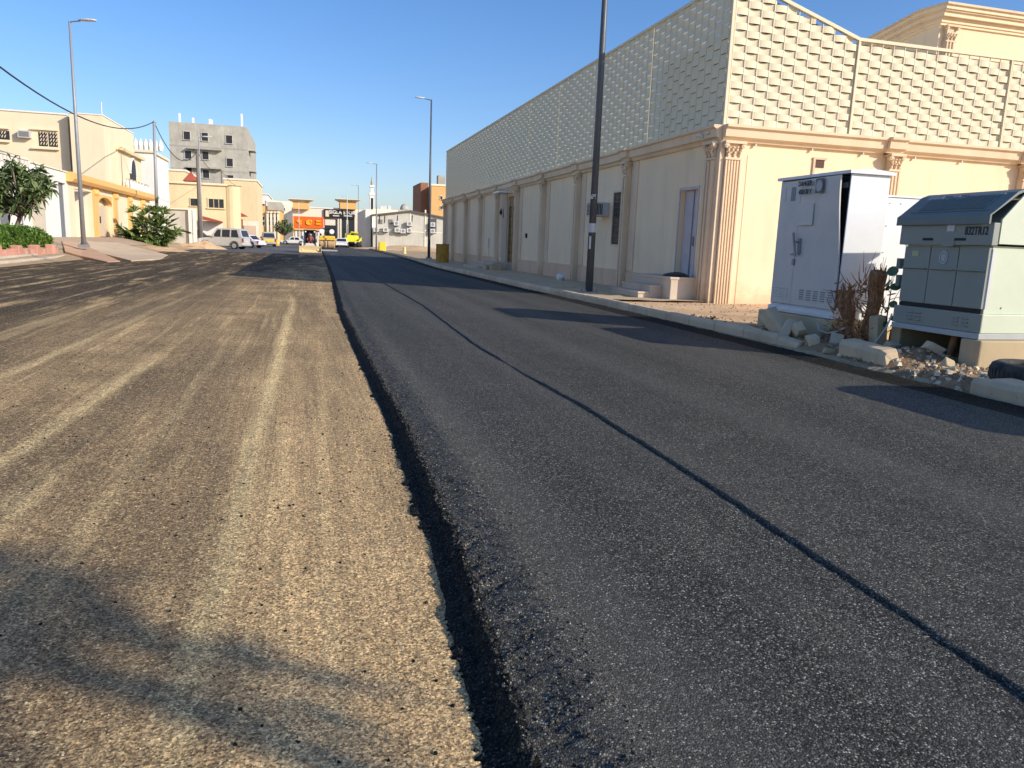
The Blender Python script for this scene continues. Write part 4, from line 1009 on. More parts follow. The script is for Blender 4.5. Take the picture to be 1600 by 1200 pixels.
def disc(m,c,n_,rad,cup=.15,seg=10):
    n_=_v(n_).normalized(); u=n_.cross(_v((0,0,1)) if abs(n_.z)<.9 else _v((1,0,0))).normalized(); v=n_.cross(u); c=_v(c)
    P=[c]+[c+(u*math.cos(a*2*math.pi/seg)+v*math.sin(a*2*math.pi/seg)*.85)*rad+n_*rad*cup for a in range(seg)]
    m.add(P,[(0,i+1,(i+1)%seg+1) for i in range(seg)])
for c,n_,rd in (((7.70,8.66,1.24),(-1,-.3,.3),.085),((7.72,8.74,1.07),(-.8,.4,.5),.07),((7.75,8.64,1.03),(-.6,-.6,.5),.07),((7.72,8.60,.80),(-.9,-.3,.2),.06),((7.72,8.80,.84),(-.5,.5,.6),.06),((7.76,8.70,.92),(-.3,.1,.9),.07),((7.74,8.72,.70),(-.7,.3,.5),.055),((7.74,8.83,.60),(-.6,.6,.4),.06),((7.78,8.62,.60),(-.4,-.6,.6),.06),((7.72,8.70,.52),(-.9,0,.3),.05),((7.8,8.82,1.0),(-.2,.8,.5),.05)):
    disc(m,c,n_,rd)
m.build('leaves',M_LSUC,GP)
# crumpled paper on pavement
bm_=MB(); bm_.rock((8.95,26.3,.33),.2,seed=3,sx=.8,sy=1.2,sz=.7,sub=2); tag(bm_.build('plastic_bag',plain('white_bag',(.75,.74,.74),.4)),'crumpled white plastic bag lying on the pavement by the wall','bag')
# ---------------------------------------------------------------- foliage
M_LPLUM=leafmat('broad_leaf',(.055,.09,.03),(.11,.165,.06),(.28,.34,.14),.3)
M_LHEDGE=leafmat('hedge_leaf',(.04,.10,.015),(.09,.19,.03),(.22,.32,.05),.5)
M_LPALM=leafmat('palm_leaf',(.05,.085,.02),(.12,.19,.05),(.32,.38,.13),.45)
M_LDIST=leafmat('distant_leaf',(.09,.14,.05),(.16,.23,.09),(.26,.34,.14),.7)
M_TRUNK=stucco('bark',(.20,.16,.12),.3,.4,.01)
def leafquad(m,c,d,l,w,r,droop=.25):
    d=d.normalized(); s_=d.cross(_v((0,0,1)))
    if s_.length<.05: s_=_v((1,0,0))
    s_.normalize(); s_=(s_+_v((r.uniform(-.4,.4),r.uniform(-.4,.4),r.uniform(-.4,.4)))).normalized()
    a=c+d*l*.5; b=c+d*l; b.z-=droop*l; a.z+=.05*l
    m.add([c,a+s_*w/2,b,a-s_*w/2],[(0,1,2,3)])
def rosette_tree(name,label,cat,base,trunk_pts,tips,mat,ll,lw,nl,seed,group=None,kind='crown',rad=.06):
    t=thing(name,label,cat,tuple(base),group=group); r=random.Random(seed); base=_v(base)
    m=MB(); m.tube(trunk_pts,[rad*1.4*(1-.12*i) for i in range(len(trunk_pts))],10)
    top=_v(trunk_pts[-1])
    for q in tips:
        q=_v(q); mid=top.lerp(q,.5)+_v((r.uniform(-.15,.15),r.uniform(-.15,.15),-.05)); m.tube([top,mid,q],[rad*.8,rad*.5,rad*.3],6)
    m.build('trunk',M_TRUNK,t,smooth=True)
    m=MB()
    for q in tips:
        for i in range(nl):
            d=_v((r.gauss(0,1),r.gauss(0,1),r.gauss(.25,.8))); leafquad(m,_v(q)+d.normalized()*.04+_v((0,0,r.uniform(-.12,.12))),d,ll*r.uniform(.7,1.2),lw*r.uniform(.8,1.2),r)
    m.build('crown',mat,t); return t
def tips_in(c,R,n,seed,flat=1.0,low=-.5):
    r=random.Random(seed); o=[]
    while len(o)<n:
        p=_v((r.uniform(-1,1),r.uniform(-1,1),r.uniform(low,1)))
        if .35<p.length<1: o.append((c[0]+p.x*R[0],c[1]+p.y*R[1],c[2]+p.z*R[2]))
    return o
# plumeria-like tree behind the hedge
ty=39.5; bt=onY(24,372,ty); cc=onY(20,300,ty)
rosette_tree('tree','dark green tree with long glossy leaves behind the clipped hedge','tree',(bt.x,ty,.5),[(bt.x,ty,.5),(bt.x+.05,ty,1.3),(bt.x+.25,ty+.1,1.9)],tips_in((cc.x-.35,ty,cc.z+.12),(2.0,1.5,1.25),80,5,low=-.75),M_LPLUM,.46,.15,24,6,rad=.09)
bt2=onY(-120,372,ty-3); cc2=onY(-110,290,ty-3)
rosette_tree('tree','second leafy tree beyond the left edge of the photo','tree',(bt2.x,ty-3,.5),[(bt2.x,ty-3,.5),(bt2.x,ty-3,1.9)],tips_in((cc2.x,ty-3,cc2.z),(1.9,1.6,1.6),60,15,low=-.7),M_LPLUM,.62,.17,26,16,rad=.09)
# hedge in a brick planter
HX0,HX1=-13.2,-11.35
he=thing('hedge','clipped bright green hedge in the low pink block planter','hedge',(-12.2,34,.3))
m=MB(); r=random.Random(31)
ztop=onX(40,352,-11.6).z
def hz(y): return ztop-.12-(.35*sm(38.2,39.8,y))
for i in range(15000):
    y=r.uniform(24,39.9); face=r.random(); zt=hz(y)+.12*nz(0,y,1.5,71)
    if face<.5: x=HX1+r.gauss(0,.05)+.06*nz(y,1,2,72); z=.5+(zt-.5)*r.random(); 
    elif face<.85: x=r.uniform(HX0,HX1); z=zt+r.gauss(0,.04)
    else: x=r.uniform(HX0,HX1); y=39.9+r.gauss(0,.06)-.25*abs(x+12.2)**2*.3; z=.5+(hz(39.5)-.5)*r.random()
    leafquad(m,_v((x,y,z)),_v((r.gauss(.3,1),r.gauss(0,1),r.gauss(.3,1))),.13,.07,r)
m.build('leaves',M_LHEDGE,he)
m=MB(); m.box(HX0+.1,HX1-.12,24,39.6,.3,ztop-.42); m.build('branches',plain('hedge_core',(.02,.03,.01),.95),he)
M_PINK=stucco('planter_block',(.60,.30,.22),.3,.4,.01,dcol=(.7,.6,.5))
pt=thing('planter','low planter edged with pink and cream concrete blocks round the hedge','planter',(-11.2,32,.1))
m=MB(); y=20.0; i=0; zt=onX(40,389,-11.1).z
while y<39.4:
    if i%4==3: m.box(-11.35,-11.0,y,y+.42,.1,zt+.16)
    else: m.box(-11.27,-11.05,y+.01,y+.55,.1,zt-.02+.03*(i%3))
    y+=.43 if i%4==3 else .57; i+=1
m.build('block_edging',M_PINK,pt,bevel=.02)
m=MB(); m.box(-13.6,-11.29,20,39.9,.15,.42); m.build('soil',M_MUD,pt)
# fan-leaved bush
bc=onY(236,350,67); bb=onY(236,379,67)
bu=thing('bush','large dark bushy palm with fan leaves in front of the orange wall','bush',(bb.x,67,bb.z-.2)); r=random.Random(41)
m=MB(); 
for k in range(5): m.tube([(bb.x+r.uniform(-.4,.4),67+r.uniform(-.3,.3),bb.z-.4),(bb.x+r.uniform(-.9,.9),67+r.uniform(-.6,.6),bc.z)],[.12,.06],7)
m.build('trunk',M_TRUNK,bu)
m=MB()
for k in range(105):
    c=_v((bc.x+r.gauss(0,.78),67+r.gauss(0,.7),bc.z-.05+r.gauss(0,.66)))
    if k<45: c=_v((bc.x+r.uniform(-1.6,1.3),66.6+r.gauss(0,.4),bb.z+r.uniform(.2,.8)))
    d=(c-_v((bc.x,67,bc.z-.6))).normalized()+_v((r.uniform(-.5,.5),r.uniform(-.9,.1),r.uniform(-.2,.5)))
    d.normalize(); u=d.cross(_v((r.uniform(-1,1),r.uniform(-1,1),1))).normalized()
    for j in range(13):
        a=(-1+2*j/12)*1.25; dd=d*math.cos(a)+u*math.sin(a); leafquad(m,c,dd,r.uniform(.6,.95),.19,r,.12)
m.build('fronds',M_LPALM,bu)
# off-frame street tree whose shadow falls in the foreground
rosette_tree('tree','street tree on the right verge behind the camera, shading the foreground','tree',(8.9,-5.9,.1),[(8.9,-5.9,.1),(8.9,-5.9,2.5),(8.85,-5.9,4.6),(8.75,-5.87,5.6),(8.65,-5.85,6.1)],
  tips_in((8.2,-5.9,6.2),(.95,.6,.6),17,51,low=-.9)+[(8.75,-6.8,6.3),(8.6,-7.0,6.35)],M_LPLUM,.30,.13,17,52,rad=.085)
CASTER=thing('shadow_caster','unseen green dome-lidded block on the right verge, added to cast the rounded road shadow','shadow caster',(8.0,3.4,.16))  # added out of view only to cast the rounded shadow at right
m=MB(); m.prism([(7.05,.3),(8.55,.3),(8.75,1.15),(6.95,1.15)],'y',2.9,4.35); m.build('body',paint('caster_green',(.05,.18,.08),.5),CASTER,bevel=.03)
m=MB(); m.prism([(6.9,1.16)]+[(7.85-.95*math.cos(a*math.pi/12),1.16+.42*math.sin(a*math.pi/12)) for a in range(13)]+[(8.8,1.16)],'y',2.88,4.37); m.build('lid',paint('caster_green',(.05,.18,.08),.5),CASTER)
for x in(7.3,8.4):
    for y in(3.1,4.15): m=MB(); m.wheel((x,y,.24),(0,1,0),.1,.06,12); m.build('wheel',M_RUB,CASTER)
# ---------------------------------------------------------------- generic building helper
M_CREAM=stucco('villa_cream',(.80,.68,.47),.05,.12)
M_CREAM2=stucco('villa_yellow',(.74,.60,.36),.06,.2)
M_CREAM3=stucco('pale_cream',(.80,.73,.58),.05,.15)
M_ORNG=stucco('orange_render',(.72,.42,.17),.06,.1)
M_ORNG2=stucco('orange_trim',(.80,.47,.17),.06,.1)
M_WHT=stucco('white_render',(.80,.77,.70),.04,.12)
M_GCON=stucco('bare_concrete',(.46,.44,.37),.25,.45,.01,dcol=(.2,.19,.16))
M_BLK=stucco('block_wall',(.56,.54,.46),.12,.3)
M_RED=stucco('red_tile',(.42,.10,.06),.2,.2,.01)
M_BROWN=stucco('brown_door_and_shade',(.34,.16,.09),.1,.1)  # brown for doors, also painted shade on the orange block
M_DARK=plain('dark_opening',(.02,.02,.022),.5)
M_GATE=paint('gate_grey',(.16,.18,.20),.5,0,.2)
M_BEIGE=paint('gate_beige',(.62,.50,.36),.6,0,.2)
def bldg(name,label,cat,x0,x1,y0,y1,z0,z1,mat,parapet=0.0,group=None,trim=None,cor=0):
    t=thing(name,label,cat,((x0+x1)/2,y0,z0),group=group)
    m=MB(); m.box(x0,x1,y0,y1,z0,z1); m.build('wall',mat,t)
    if cor:
        m=MB(); m.box(x0-cor,x1+cor,y0-cor,y1+cor,z1+.002,z1+.25); m.build('roof_edge',trim or mat,t)
    return t
def win(t,plane,c,w,h,frame=None,sill=True,mat=None,d=.06,bars=0):
    # plane 'y': facade facing -y at y=c[1]; plane 'x': facade facing +x at x=c[0]
    def bx(m,u0,u1,o0,o1,z0,z1):
        if plane=='y': m.box(c[0]+u0,c[0]+u1,c[1]-o1,c[1]-o0,c[2]+z0,c[2]+z1)
        else: m.box(c[0]+o0,c[0]+o1,c[1]+u0,c[1]+u1,c[2]+z0,c[2]+z1)
    m=MB(); bx(m,-w/2,w/2,.004,.03,-h/2,h/2); o=m.build('window',mat or M_GLASS,t)
    if frame is not None:
        m=MB(); f=max(.08,w*.08); bx(m,-w/2-f,-w/2,.004,.1,-h/2,h/2); bx(m,w/2,w/2+f,.004,.1,-h/2,h/2); bx(m,-w/2-f,w/2+f,.004,.12,h/2,h/2+f)
        if sill: bx(m,-w/2-f*1.6,w/2+f*1.6,.004,.2,-h/2-f,-h/2)
        for i in range(bars): u=-w/2+w*(i+1)/(bars+1); bx(m,u-.03,u+.03,.03,.06,-h/2,h/2)
        m.build('frame',frame,o)
    return o
# ---- street wall on the left (x = -14.6)
LX=-14.6
def Y_at(px,x): return onX(px,360,x).y
ya,yb=Y_at(110,LX),Y_at(236,LX)
VF=thing('garden_wall','cream garden wall with a deep orange cornice, arched doorway and orange pilasters','wall',(LX,ya,.84))
zc=4.35
yd0,yd1=Y_at(156,LX),Y_at(177,LX); yg0,yg1=Y_at(120,LX),Y_at(147,LX)
m=MB(); m.box(LX-.3,LX,ya,yg0,.4,zc); m.box(LX-.3,LX,yg1,yd0,.4,zc); m.box(LX-.3,LX,yd1,yb,.4,zc); m.box(LX-.3,LX,yd0,yd1,3.9,zc); m.box(LX-.3,LX,yg0,yg1,4.0,zc); m.build('wall',M_CREAM,VF)
m=MB(); m.prism([(LX-.35,zc+.003),(LX+.35,zc+.003),(LX+.5,zc+.2),(LX+.5,zc+.52),(LX+.42,zc+.6),(LX-.35,zc+.6)],'y',ya-.2,yb+.3); m.build('cornice',M_ORNG2,VF)
m=MB(); 
for px in(150,181,203,223): y=Y_at(px,LX); m.box(LX+.003,LX+.14,y-.5,y+.5,.5,zc); 
m.build('pilaster',M_ORNG2,VF,split=True)
for px in(150,181,203,223):
    y=Y_at(px,LX); m=MB()
    for q in range(3): m.rock((LX+.17,y-.35+.35*q,zc-.35),.17,seed=q,sz=1.4)
    m.build('capital',M_ORNG2,VF)
m=MB(); m.box(LX-.6,LX-.55,yd0-.02,yd1+.02,.6,3.95); m.box(LX-.55,LX-.3,yd1+.0,yd1+.05,.6,3.9); 
dd=m.build('doorway_back',M_CREAM2,VF)
m=MB(); m.box(LX-.5,LX-.42,yd0+.02,yd1-.02,.9,3.2); dd=m.build('door',M_BEIGE,VF)
ymid=(yd0+yd1)/2; m=MB(); m.box(LX-.415,LX-.36,ymid-.1,ymid+.05,1.9,2.4); m.build('handle',M_DARK,dd)
m=MB(); rr=(yd1-yd0)/2; pts=[(ymid+rr*math.cos(a*math.pi/12),3.2+.6*math.sin(a*math.pi/12)) for a in range(13)]
for (p,q) in zip(pts,pts[1:]): m.prism([p,q,(q[0],3.95),(p[0],3.95)],'x',LX-.28,LX+.02)
m.build('arch',M_ORNG2,VF)
m=MB(); m.box(LX-1.4,LX-1.3,yg0-.5,yg1+.5,.6,4.0); m.box(LX-1.3,LX-.3,yg1,yg1+.2,.6,4.0); m.build('gate_recess',M_CREAM3,VF)
m=MB(); m.box(LX-1.28,LX-1.2,yg0+.4,yg1-.2,.85,3.3); m.build('gate',M_BEIGE,VF)
# neighbour wall further left, white, with ornamental crest
yn0,yn1=12.0,Y_at(111,LX)
y95,y111=Y_at(96.5,LX),Y_at(108,LX)
NW=thing('garden_wall','white garden wall with a crested frieze behind the left tree','wall',(LX,40,.84))
m=MB(); m.box(LX-.3,LX-.02,yn0,y95,.3,4.9); m.box(LX-.3,LX-.02,y111,yn1-.03,.3,4.9); m.box(LX-.3,LX-.02,y95,y111,4.2,4.9); m.build('wall',M_WHT,NW)
m=MB(); m.box(LX-.36,LX+.12,yn0,Y_at(50,LX),4.95,5.08); m.box(LX-.36,LX+.06,Y_at(50,LX)+.01,yn1-.03,4.903,4.98); m.build('coping',M_CREAM3,NW)
m=MB(); y=yn0
while y<Y_at(52,LX): m.prism([(y,4.92),(y+.2,4.6),(y+.4,4.92)],'x',LX-.019,LX+.08); y+=.5
m.build('frieze',M_WHT,NW)
m=MB(); m.box(LX-.25,LX-.2,y95+.01,y111-.01,.75,4.2); m.build('gate',M_GATE,NW)
m=MB(); 
for i in range(3): y=y95+(y111-y95)*(i+.5)/3; m.box(LX-.199,LX-.17,y-.04,y+.04,.8,4.15)
m.build('gate_bar',M_GATE,NW)
m=MB(); m.box(LX-.015,LX+.03,Y_at(52,LX),Y_at(72,LX),.8,3.3); m.build('shutter',stucco('shutter_cream',(.60,.54,.42),.08,.2),NW)
m=MB(); m.box(LX-.015,LX+.03,Y_at(2,LX),Y_at(14,LX),.8,3.0); m.build('door',M_GATE,NW)
# ---- villa at the far left
y1=70.5; x_r=onY(105,180,y1).x; zt=onY(105,180,y1).z
V1=bldg('villa','large plain cream villa at far left with carved windows high on its front','house',-40,x_r,y1,y1+16,.5,zt,M_CREAM)
m=MB(); m.box(-40,x_r,y1-.08,y1+.3,zt+.002,zt+.12); m.build('coping',M_WHT,V1)
yp=69.6; xa_=onY(108,177,yp).x; xb_=onY(160,178,yp).x; yq=onX(208,207,xb_).y
m=MB(); m.prism([(xa_,yp),(xb_,yp),(xb_,yq),(xa_,yq)],'z',.5,zt+.05); m.build('projecting_wing',M_CREAM,V1)
m=MB(); m.box(xa_-.05,xb_+.05,yp-.05,yq+.05,zt+.052,zt+.14); m.build('coping',M_WHT,V1)
m=MB(); m.box(xb_+.003,xb_+.04,yp+1.3,yp+1.5,5.5,9.0); m.build('downpipe',M_CREAM3,V1)
for (pa,pb,py0,py1) in((-8,13,201,217),(51,90,203,228)):
    a=onY(pa,(py0+py1)/2,y1); b=onY(pb,(py0+py1)/2,y1); zt_=onY(pa,py0,y1).z; zb_=onY(pa,py1,y1).z; n=1 if pa<0 else 2
    for i in range(n):
        u=a.x+(b.x-a.x)*(.5 if n==1 else (.42+.4*i)); wv=win(V1,'y',(u,y1,(zt_+zb_)/2-.05),.62 if n==2 else 1.1,(zt_-zb_)*.86,None)
        m=MB()
        for j in range(3):
            for k in range(4 if n==2 else 2): m.cyl((u-.2+.2*j,y1-.05,zb_+.15+.28*k),(u-.2+.2*j+.1,y1-.05,zb_+.35+.28*k),.035,n=5)
        m.build('carved_grille',M_TRIM,wv)
    m=MB(); m.box(a.x-.1,b.x+.1,y1-.25,y1-.003,zb_-.22,zb_-.12); m.box(a.x-.1,b.x+.1,y1-.2,y1-.003,zt_+.02,zt_+.1); m.build('hood',M_CREAM,V1)
c=onY(41,211,y1); acu=MB(); acu.box(c.x-.45,c.x+.4,y1-.5,y1-.004,c.z-.25,c.z+.3); a_=acu.build('air_conditioner',paint('ac_case',(.55,.53,.50)),V1)
acu=MB(); acu.box(c.x-.38,c.x+.33,y1-.51,y1-.503,c.z-.18,c.z+.22); acu.build('vent',plain('ac_grey',(.2,.2,.2),.6),a_)
pa=onY(165,178,75); m=MB(); m.cyl((pa.x-.3,75,9),(pa.x-.3,75,onY(165,160,75).z),.05,n=6); m.build('antenna',M_LAMP,V1)
# lower arched wing and balcony
yw=yq+.01; xw=onX(237,245,0-12.95).x
xc_=xb_+.12; yw1=onX(220,245,xc_).y; zw=onX(200,238,xc_).z
m=MB(); m.box(xc_-5,xc_,onX(184,238,xc_).y,yw1,.5,zw-.2); 
wn=m.build('arched_wing',M_CREAM,V1)
m=MB(); m.box(xc_-5.1,xc_+.35,onX(184,238,xc_).y-.2,yw1+.2,zw-.198,zw+.05); m.build('eave',M_CREAM2,V1)
ar=onX(208,283,xc_); m=MB(); P=[(ar.y-1.3,ar.z-1.6),(ar.y+1.3,ar.z-1.6)]+[(ar.y+1.3*math.cos(a*math.pi/10),ar.z+.6+1.3*math.sin(a*math.pi/10)) for a in range(11)]
m.prism(P,'x',xc_+.003,xc_+.03); aw=m.build('arched_window',M_DARK,V1)
m=MB(); pts=[_v((xc_+.06,ar.y+1.4*math.cos(a*math.pi/10),ar.z+.6+1.4*math.sin(a*math.pi/10))) for a in range(11)]; m.tube(pts,.12,6); m.build('arch_trim',M_WHT,aw)
m=MB(); b0=onX(189,285,xc_).y; m.box(xc_+.5,xc_+.6,b0,yw1+1,ar.z-1.9,ar.z-1.0)
m.box(xc_+.4,xc_+.7,b0,yw1+1,ar.z-.98,ar.z-.86)
for k in range(8): y=b0+k*(yw1+1-b0)/8; m.lathe((xc_+.55,y,ar.z-1.0),[(.1,0),(.22,.4),(.1,.8),(.2,.9)],8)
m.build('balustrade',M_WHT,V1)
q0=onY(205,232,93); q1=onY(238,246,93)
W2=bldg('villa','white rooftop storey showing behind the cream villa, left of the first utility pole','house',q0.x,q1.x,93,103,.5,onY(222,238,93).z,M_WHT,cor=.2,trim=M_CREAM)
m=MB(); 
for k in range(6): m.lathe((q0.x+.4+k*.5,93.2,onY(222,238,93).z+.25),[(.22,0),(.3,.5),(.2,.9),(.05,1.2)],7)
m.build('finial',M_WHT,W2)
# ---- concrete block, half built
ty_=135.0; cL=onY(268,300,ty_).x; cR=onY(388,300,ty_).x; zT=onY(328,194,ty_).z; dR=onX(402,270,cR).y
TB=bldg('concrete_building','tall unfinished grey concrete building with small black window holes','building',cL,cR,ty_,onX(401,300,cR).y,-.1,zT,M_GCON)
for k,(px,py) in enumerate(((292,212),(320,214),(358,218),(294,242),(321,243),(359,254),(295,268),(322,272),(360,280))):
    c=onY(px,py,ty_); win(TB,'y',(c.x,ty_,c.z),.95,1.25,stucco('fresh_mortar',(.6,.58,.52),.1,.1),True,M_DARK)
for px,py in((320,231.5),(321,261)):
    a=onY(293,py,ty_);b=onY(347,py,ty_); m=MB(); m.box(a.x,b.x,ty_-.9,ty_-.003,a.z-.12,a.z+.12); m.build('ledge',M_GCON,TB)
m=MB()
for i in range(1,5): z=zT-i*zT/5.2; m.box(cL-.02,cR+.02,ty_-.03,ty_-.002,z-.12,z+.1)
m.build('floor_line',stucco('floor_band',(.38,.37,.32),.2,.4),TB)
for px,py in((281,177),(302,184),(328,186),(331,187),(378,178)):
    c=onY(px,192,ty_+.6); m=MB(); m.box(c.x-.15,c.x+.15,ty_+.5,ty_+.8,zT,onY(px,py,ty_+.6).z); m.build('column_stub',M_WHT,TB)
m=MB()
for py in(246,275): 
    z=onX(396,py,cR).z; m.box(cR+.002,cR+1.0,ty_+3,ty_+7,z-.1,z+.12)
m.build('side_canopy',M_GCON,TB)
# ---- yellow villas below it
def pbox(px0,px1,py,Y,dY,z0=.3,zoff=0): 
    a=onY(px0,py,Y); b=onY(px1,py,Y); return a.x,b.x,Y,Y+dY,z0,(a.z+b.z)/2+zoff
V2=bldg('villa','yellow villa with a low dark-edged parapet, left of the lit utility pole','house',*pbox(220,289,266,112,12),M_CREAM2,cor=.15,trim=M_CREAM3)
c=onY(232,284,112); win(V2,'y',(c.x,112,c.z),1.4,1.0,M_CREAM2,bars=2)
c=onY(267,315,112); win(V2,'y',(c.x,112,c.z),1.9,.9,M_CREAM2,bars=1)
V3=bldg('villa','yellow two-storey villa with a red pyramid roof in front of the concrete building','house',*pbox(257,352,288,106,6),M_CREAM2,cor=.25,trim=M_CREAM)
c=onY(338,318,106); win(V3,'y',(c.x,106,c.z),1.8,1.1,M_CREAM2,bars=2)
c=onY(303,316,106); win(V3,'y',(c.x,106,c.z),.8,.9,M_CREAM2)
a=onY(287,283,107.5);b=onY(309,283,107.5); tp_=onY(298,270,107.5); m=MB(); m.add([(a.x,106.5,a.z),(b.x,106.5,a.z),(b.x,109,a.z),(a.x,109,a.z),(tp_.x,107.7,tp_.z+.2)],[(0,1,2,3),(0,1,4),(1,2,4),(2,3,4),(3,0,4)]); m.build('pyramid_roof',M_RED,V3)
m=MB(); cbx=onY(361,300,106); m.lathe((cbx.x,107,.3),[(1.05,0),(1.05,onY(361,291,106).z-.3),(1.25,onY(361,290,106).z-.28),(0,onY(361,289,106).z-.25)],18); m.build('round_bay',M_CREAM2,V3,smooth=False)
V4=bldg('villa','tall plain yellow block at the foot of the concrete building, right of the round bay','house',*pbox(350,401,282,118,14),M_CREAM2,cor=.12,trim=M_CREAM3)
c=onY(370,322,118); win(V4,'y',(c.x,118,c.z),.8,1.6,M_CREAM2)
GW=thing('garden_wall','unpainted block garden wall with white gate pillars beside the bushy palm','wall',(-11.4,79,.4))
a=onY(258,330,79.5); b=onY(295,328,79.5); m=MB(); m.box(a.x,b.x,79.5,79.8,.1,b.z); m.build('wall',M_BLK,GW)
for px in(297.5,303): c=onY(px,328,79.4); m=MB(); m.box(c.x-.18,c.x+.18,79.2,79.6,.1,c.z); m.build('gate_pillar',M_WHT,GW)
m=MB(); m.box(a.x-.1,b.x+.6,79.3,80,b.z+.003,b.z+.12); m.build('coping',M_CREAM3,GW)
WW=thing('garden_wall','white garden wall with a red tiled canopy behind the silver car','wall',(-11,92,.3))
a=onY(304,345,92); b=onY(347,352,92); m=MB(); m.box(a.x,b.x,92,92.3,.1,onY(320,345,92).z); m.build('wall',M_WHT,WW)
m=MB(); c0=onY(318,338,91.5); c1=onY(347,346,91.5); m.prism([(c0.x,c0.z-.4),(c0.x,c0.z),(c1.x,c1.z),(c1.x,c1.z-.15)],'y',90.6,92.6); m.build('canopy',M_RED,WW)
W3=thing('garden_wall','cream garden wall with a beige roller gate and small red roof beyond the silver car','wall',(-9.5,112,.3))
a=onY(366,345,110); b=onY(404,345,110); m=MB(); m.box(a.x,b.x,110,110.3,.1,onY(385,345,110).z); m.build('wall',M_CREAM3,W3)
m=MB(); c0=onY(381,352,109.9);c1=onY(400,352,109.9); m.box(c0.x,c1.x,109.9,109.99,.1,c0.z); m.build('gate',stucco('roller_gate',(.62,.48,.36),.05,.1),W3)
m=MB(); c0=onY(370,329,109.5);c1=onY(387,338,109.5); m.prism([(c0.x,c1.z-.1),(c0.x,c0.z),(c1.x,c1.z)],'y',108.8,111); m.build('canopy',M_RED,W3)
m=MB(); c=onY(376,352,109.9); m.box(c.x-.3,c.x+.3,109.9,109.99,.1,c.z+.8); m.build('door',M_BROWN,W3)
# ---- buildings further up on the left
B5=bldg('apartment_building','tall white apartment block standing left of the ornate orange house','building',*pbox(403,418,304,180,25),M_WHT,cor=.2)
for py in(322,335): c=onY(410,py,180); win(B5,'y',(c.x,180,c.z),1.0,.9,None)
B6=bldg('house','ornate orange house with a grey parapet and carved balconies','house',*pbox(407,439,322,160,18),M_ORNG2)
a=onY(418,320,160); m=MB(); m.box(a.x,onY(440,320,160).x,159.7,178.2,a.z-1.0,a.z+.6); m.build('parapet',M_GCON,B6)
for i,px in enumerate((411,421,426,432)):
    for py in(341,349): c=onY(px,py,160); win(B6,'y',(c.x,160,c.z),.5,.7,M_CREAM3,mat=M_DARK)
for px in(418.5,424,429.5,435):
    c=onY(px,348,160); m=MB(); m.box(c.x-.2,c.x+.2,159.5,159.99,0,onY(px,333,160).z); m.rock((c.x,159.5,onY(px,332,160).z),.4,seed=px,sz=.6); m.build('pillar',M_CREAM3,B6)
B7=bldg('building','long pale cream building behind the ornate orange house','building',*pbox(416,459,314,205,30),M_CREAM3)
c=onY(442,327,205); win(B7,'y',(c.x,205,c.z),1.0,.7,None)
B8=thing('warehouse','grey lean-to shed with a sloping side next to the orange shop','shed',(-6,175,0))
a=onY(441,346,178);b=onY(456,331,178); m=MB(); m.prism([(a.x,0),(b.x,0),(b.x,b.z),(a.x,a.z)],'y',178,190); m.build('wall',stucco('slate_grey',(.22,.23,.25),.05,.1),B8)
# ---- shops at the end of the street
SY=190.0
SP=thing('shop_building','cream shop building with two flared orange towers, an orange and a black sign','shop',(onY(505,370,SY).x,SY,0))
def sx(px): return onY(px,345,SY).x
def sz(py,px=505): return onY(px,py,SY).z
m=MB(); m.box(sx(456),sx(506),SY,SY+20,0,sz(325,480)); m.box(sx(506)+.001,sx(568),SY,SY+20,0,sz(326,530)); m.build('wall',M_CREAM3,SP)
m=MB(); m.box(sx(484),sx(530),SY-.15,SY+20.2,sz(326,505)+.003,sz(324,505)); m.build('coping',M_WHT,SP)
for p0,p1 in((456,485),(529,558)):
    pm_=(p0+p1)/2; z0=sz(325,pm_); z1=sz(315,pm_); w0=sx(p1-2)-sx(p0+2); cxx=sx(pm_)
    m=MB(); m.box(cxx-w0/2,cxx+w0/2,SY-1.5,SY+4,z0-.3,z1); tw=m.build('tower',M_ORNG2,SP)
    m=MB(); 
    for k in range(3): e=.3+.35*k; m.box(cxx-w0/2-e,cxx+w0/2+e,SY-1.5-e,SY+4+e,z1+.002+k*.17,z1+.17+k*.17)
    m.build('flared_cornice',M_CREAM,tw)
M_OS=plain('orange_sign',(.95,.13,.01),.5); M_YS=plain('yellow_letter',(.95,.42,.02),.5)
m=MB(); m.box(sx(457.5),sx(505.5),SY-.6,SY-.02,sz(356.5,480),sz(338.5,480)); og=m.build('sign',M_OS,SP)
ys_=SY-.62; zc_=sz(347.5,480); u=(sx(505.5)-sx(457.5))/48
m=MB(); X=sx(467)
m.tube([(X-3*u,ys_,zc_+2.2*u),(X-1.5*u,ys_,zc_+.2*u),(X+1*u,ys_,zc_-.6*u),(X+3.4*u,ys_,zc_+2*u),(X+3.4*u,ys_,zc_-2*u),(X+1*u,ys_,zc_-4*u)],.28,6); m.cyl((X+.6*u,ys_,zc_+3*u),(X+.6*u,ys_-.1,zc_+3*u),.3,n=8); m.cyl((X,ys_,zc_+1.4*u),(X+2*u,ys_,zc_+1.4*u),.25,n=6); m.build('letter',M_YS,og)
m=MB(); X=sx(482.5); m.tube([(X+4*u*math.cos(a),ys_,zc_+3.4*u*math.sin(a)) for a in [i*.55+2.6 for i in range(10)]],.26,6); m.lathe((X,ys_,zc_-.2),[(0,0)],3); m.rock((X,ys_,zc_),.62,seed=2,sx=1.4,sy=.2); m.build('letter',M_YS,og)
m=MB(); X=sx(497); m.tube([(X+4*u,ys_,zc_+2.4*u),(X-3*u,ys_,zc_+2.4*u),(X-3.6*u,ys_,zc_-2.2*u),(X+4*u,ys_,zc_-2.2*u)],.28,6); m.build('letter',M_YS,og)
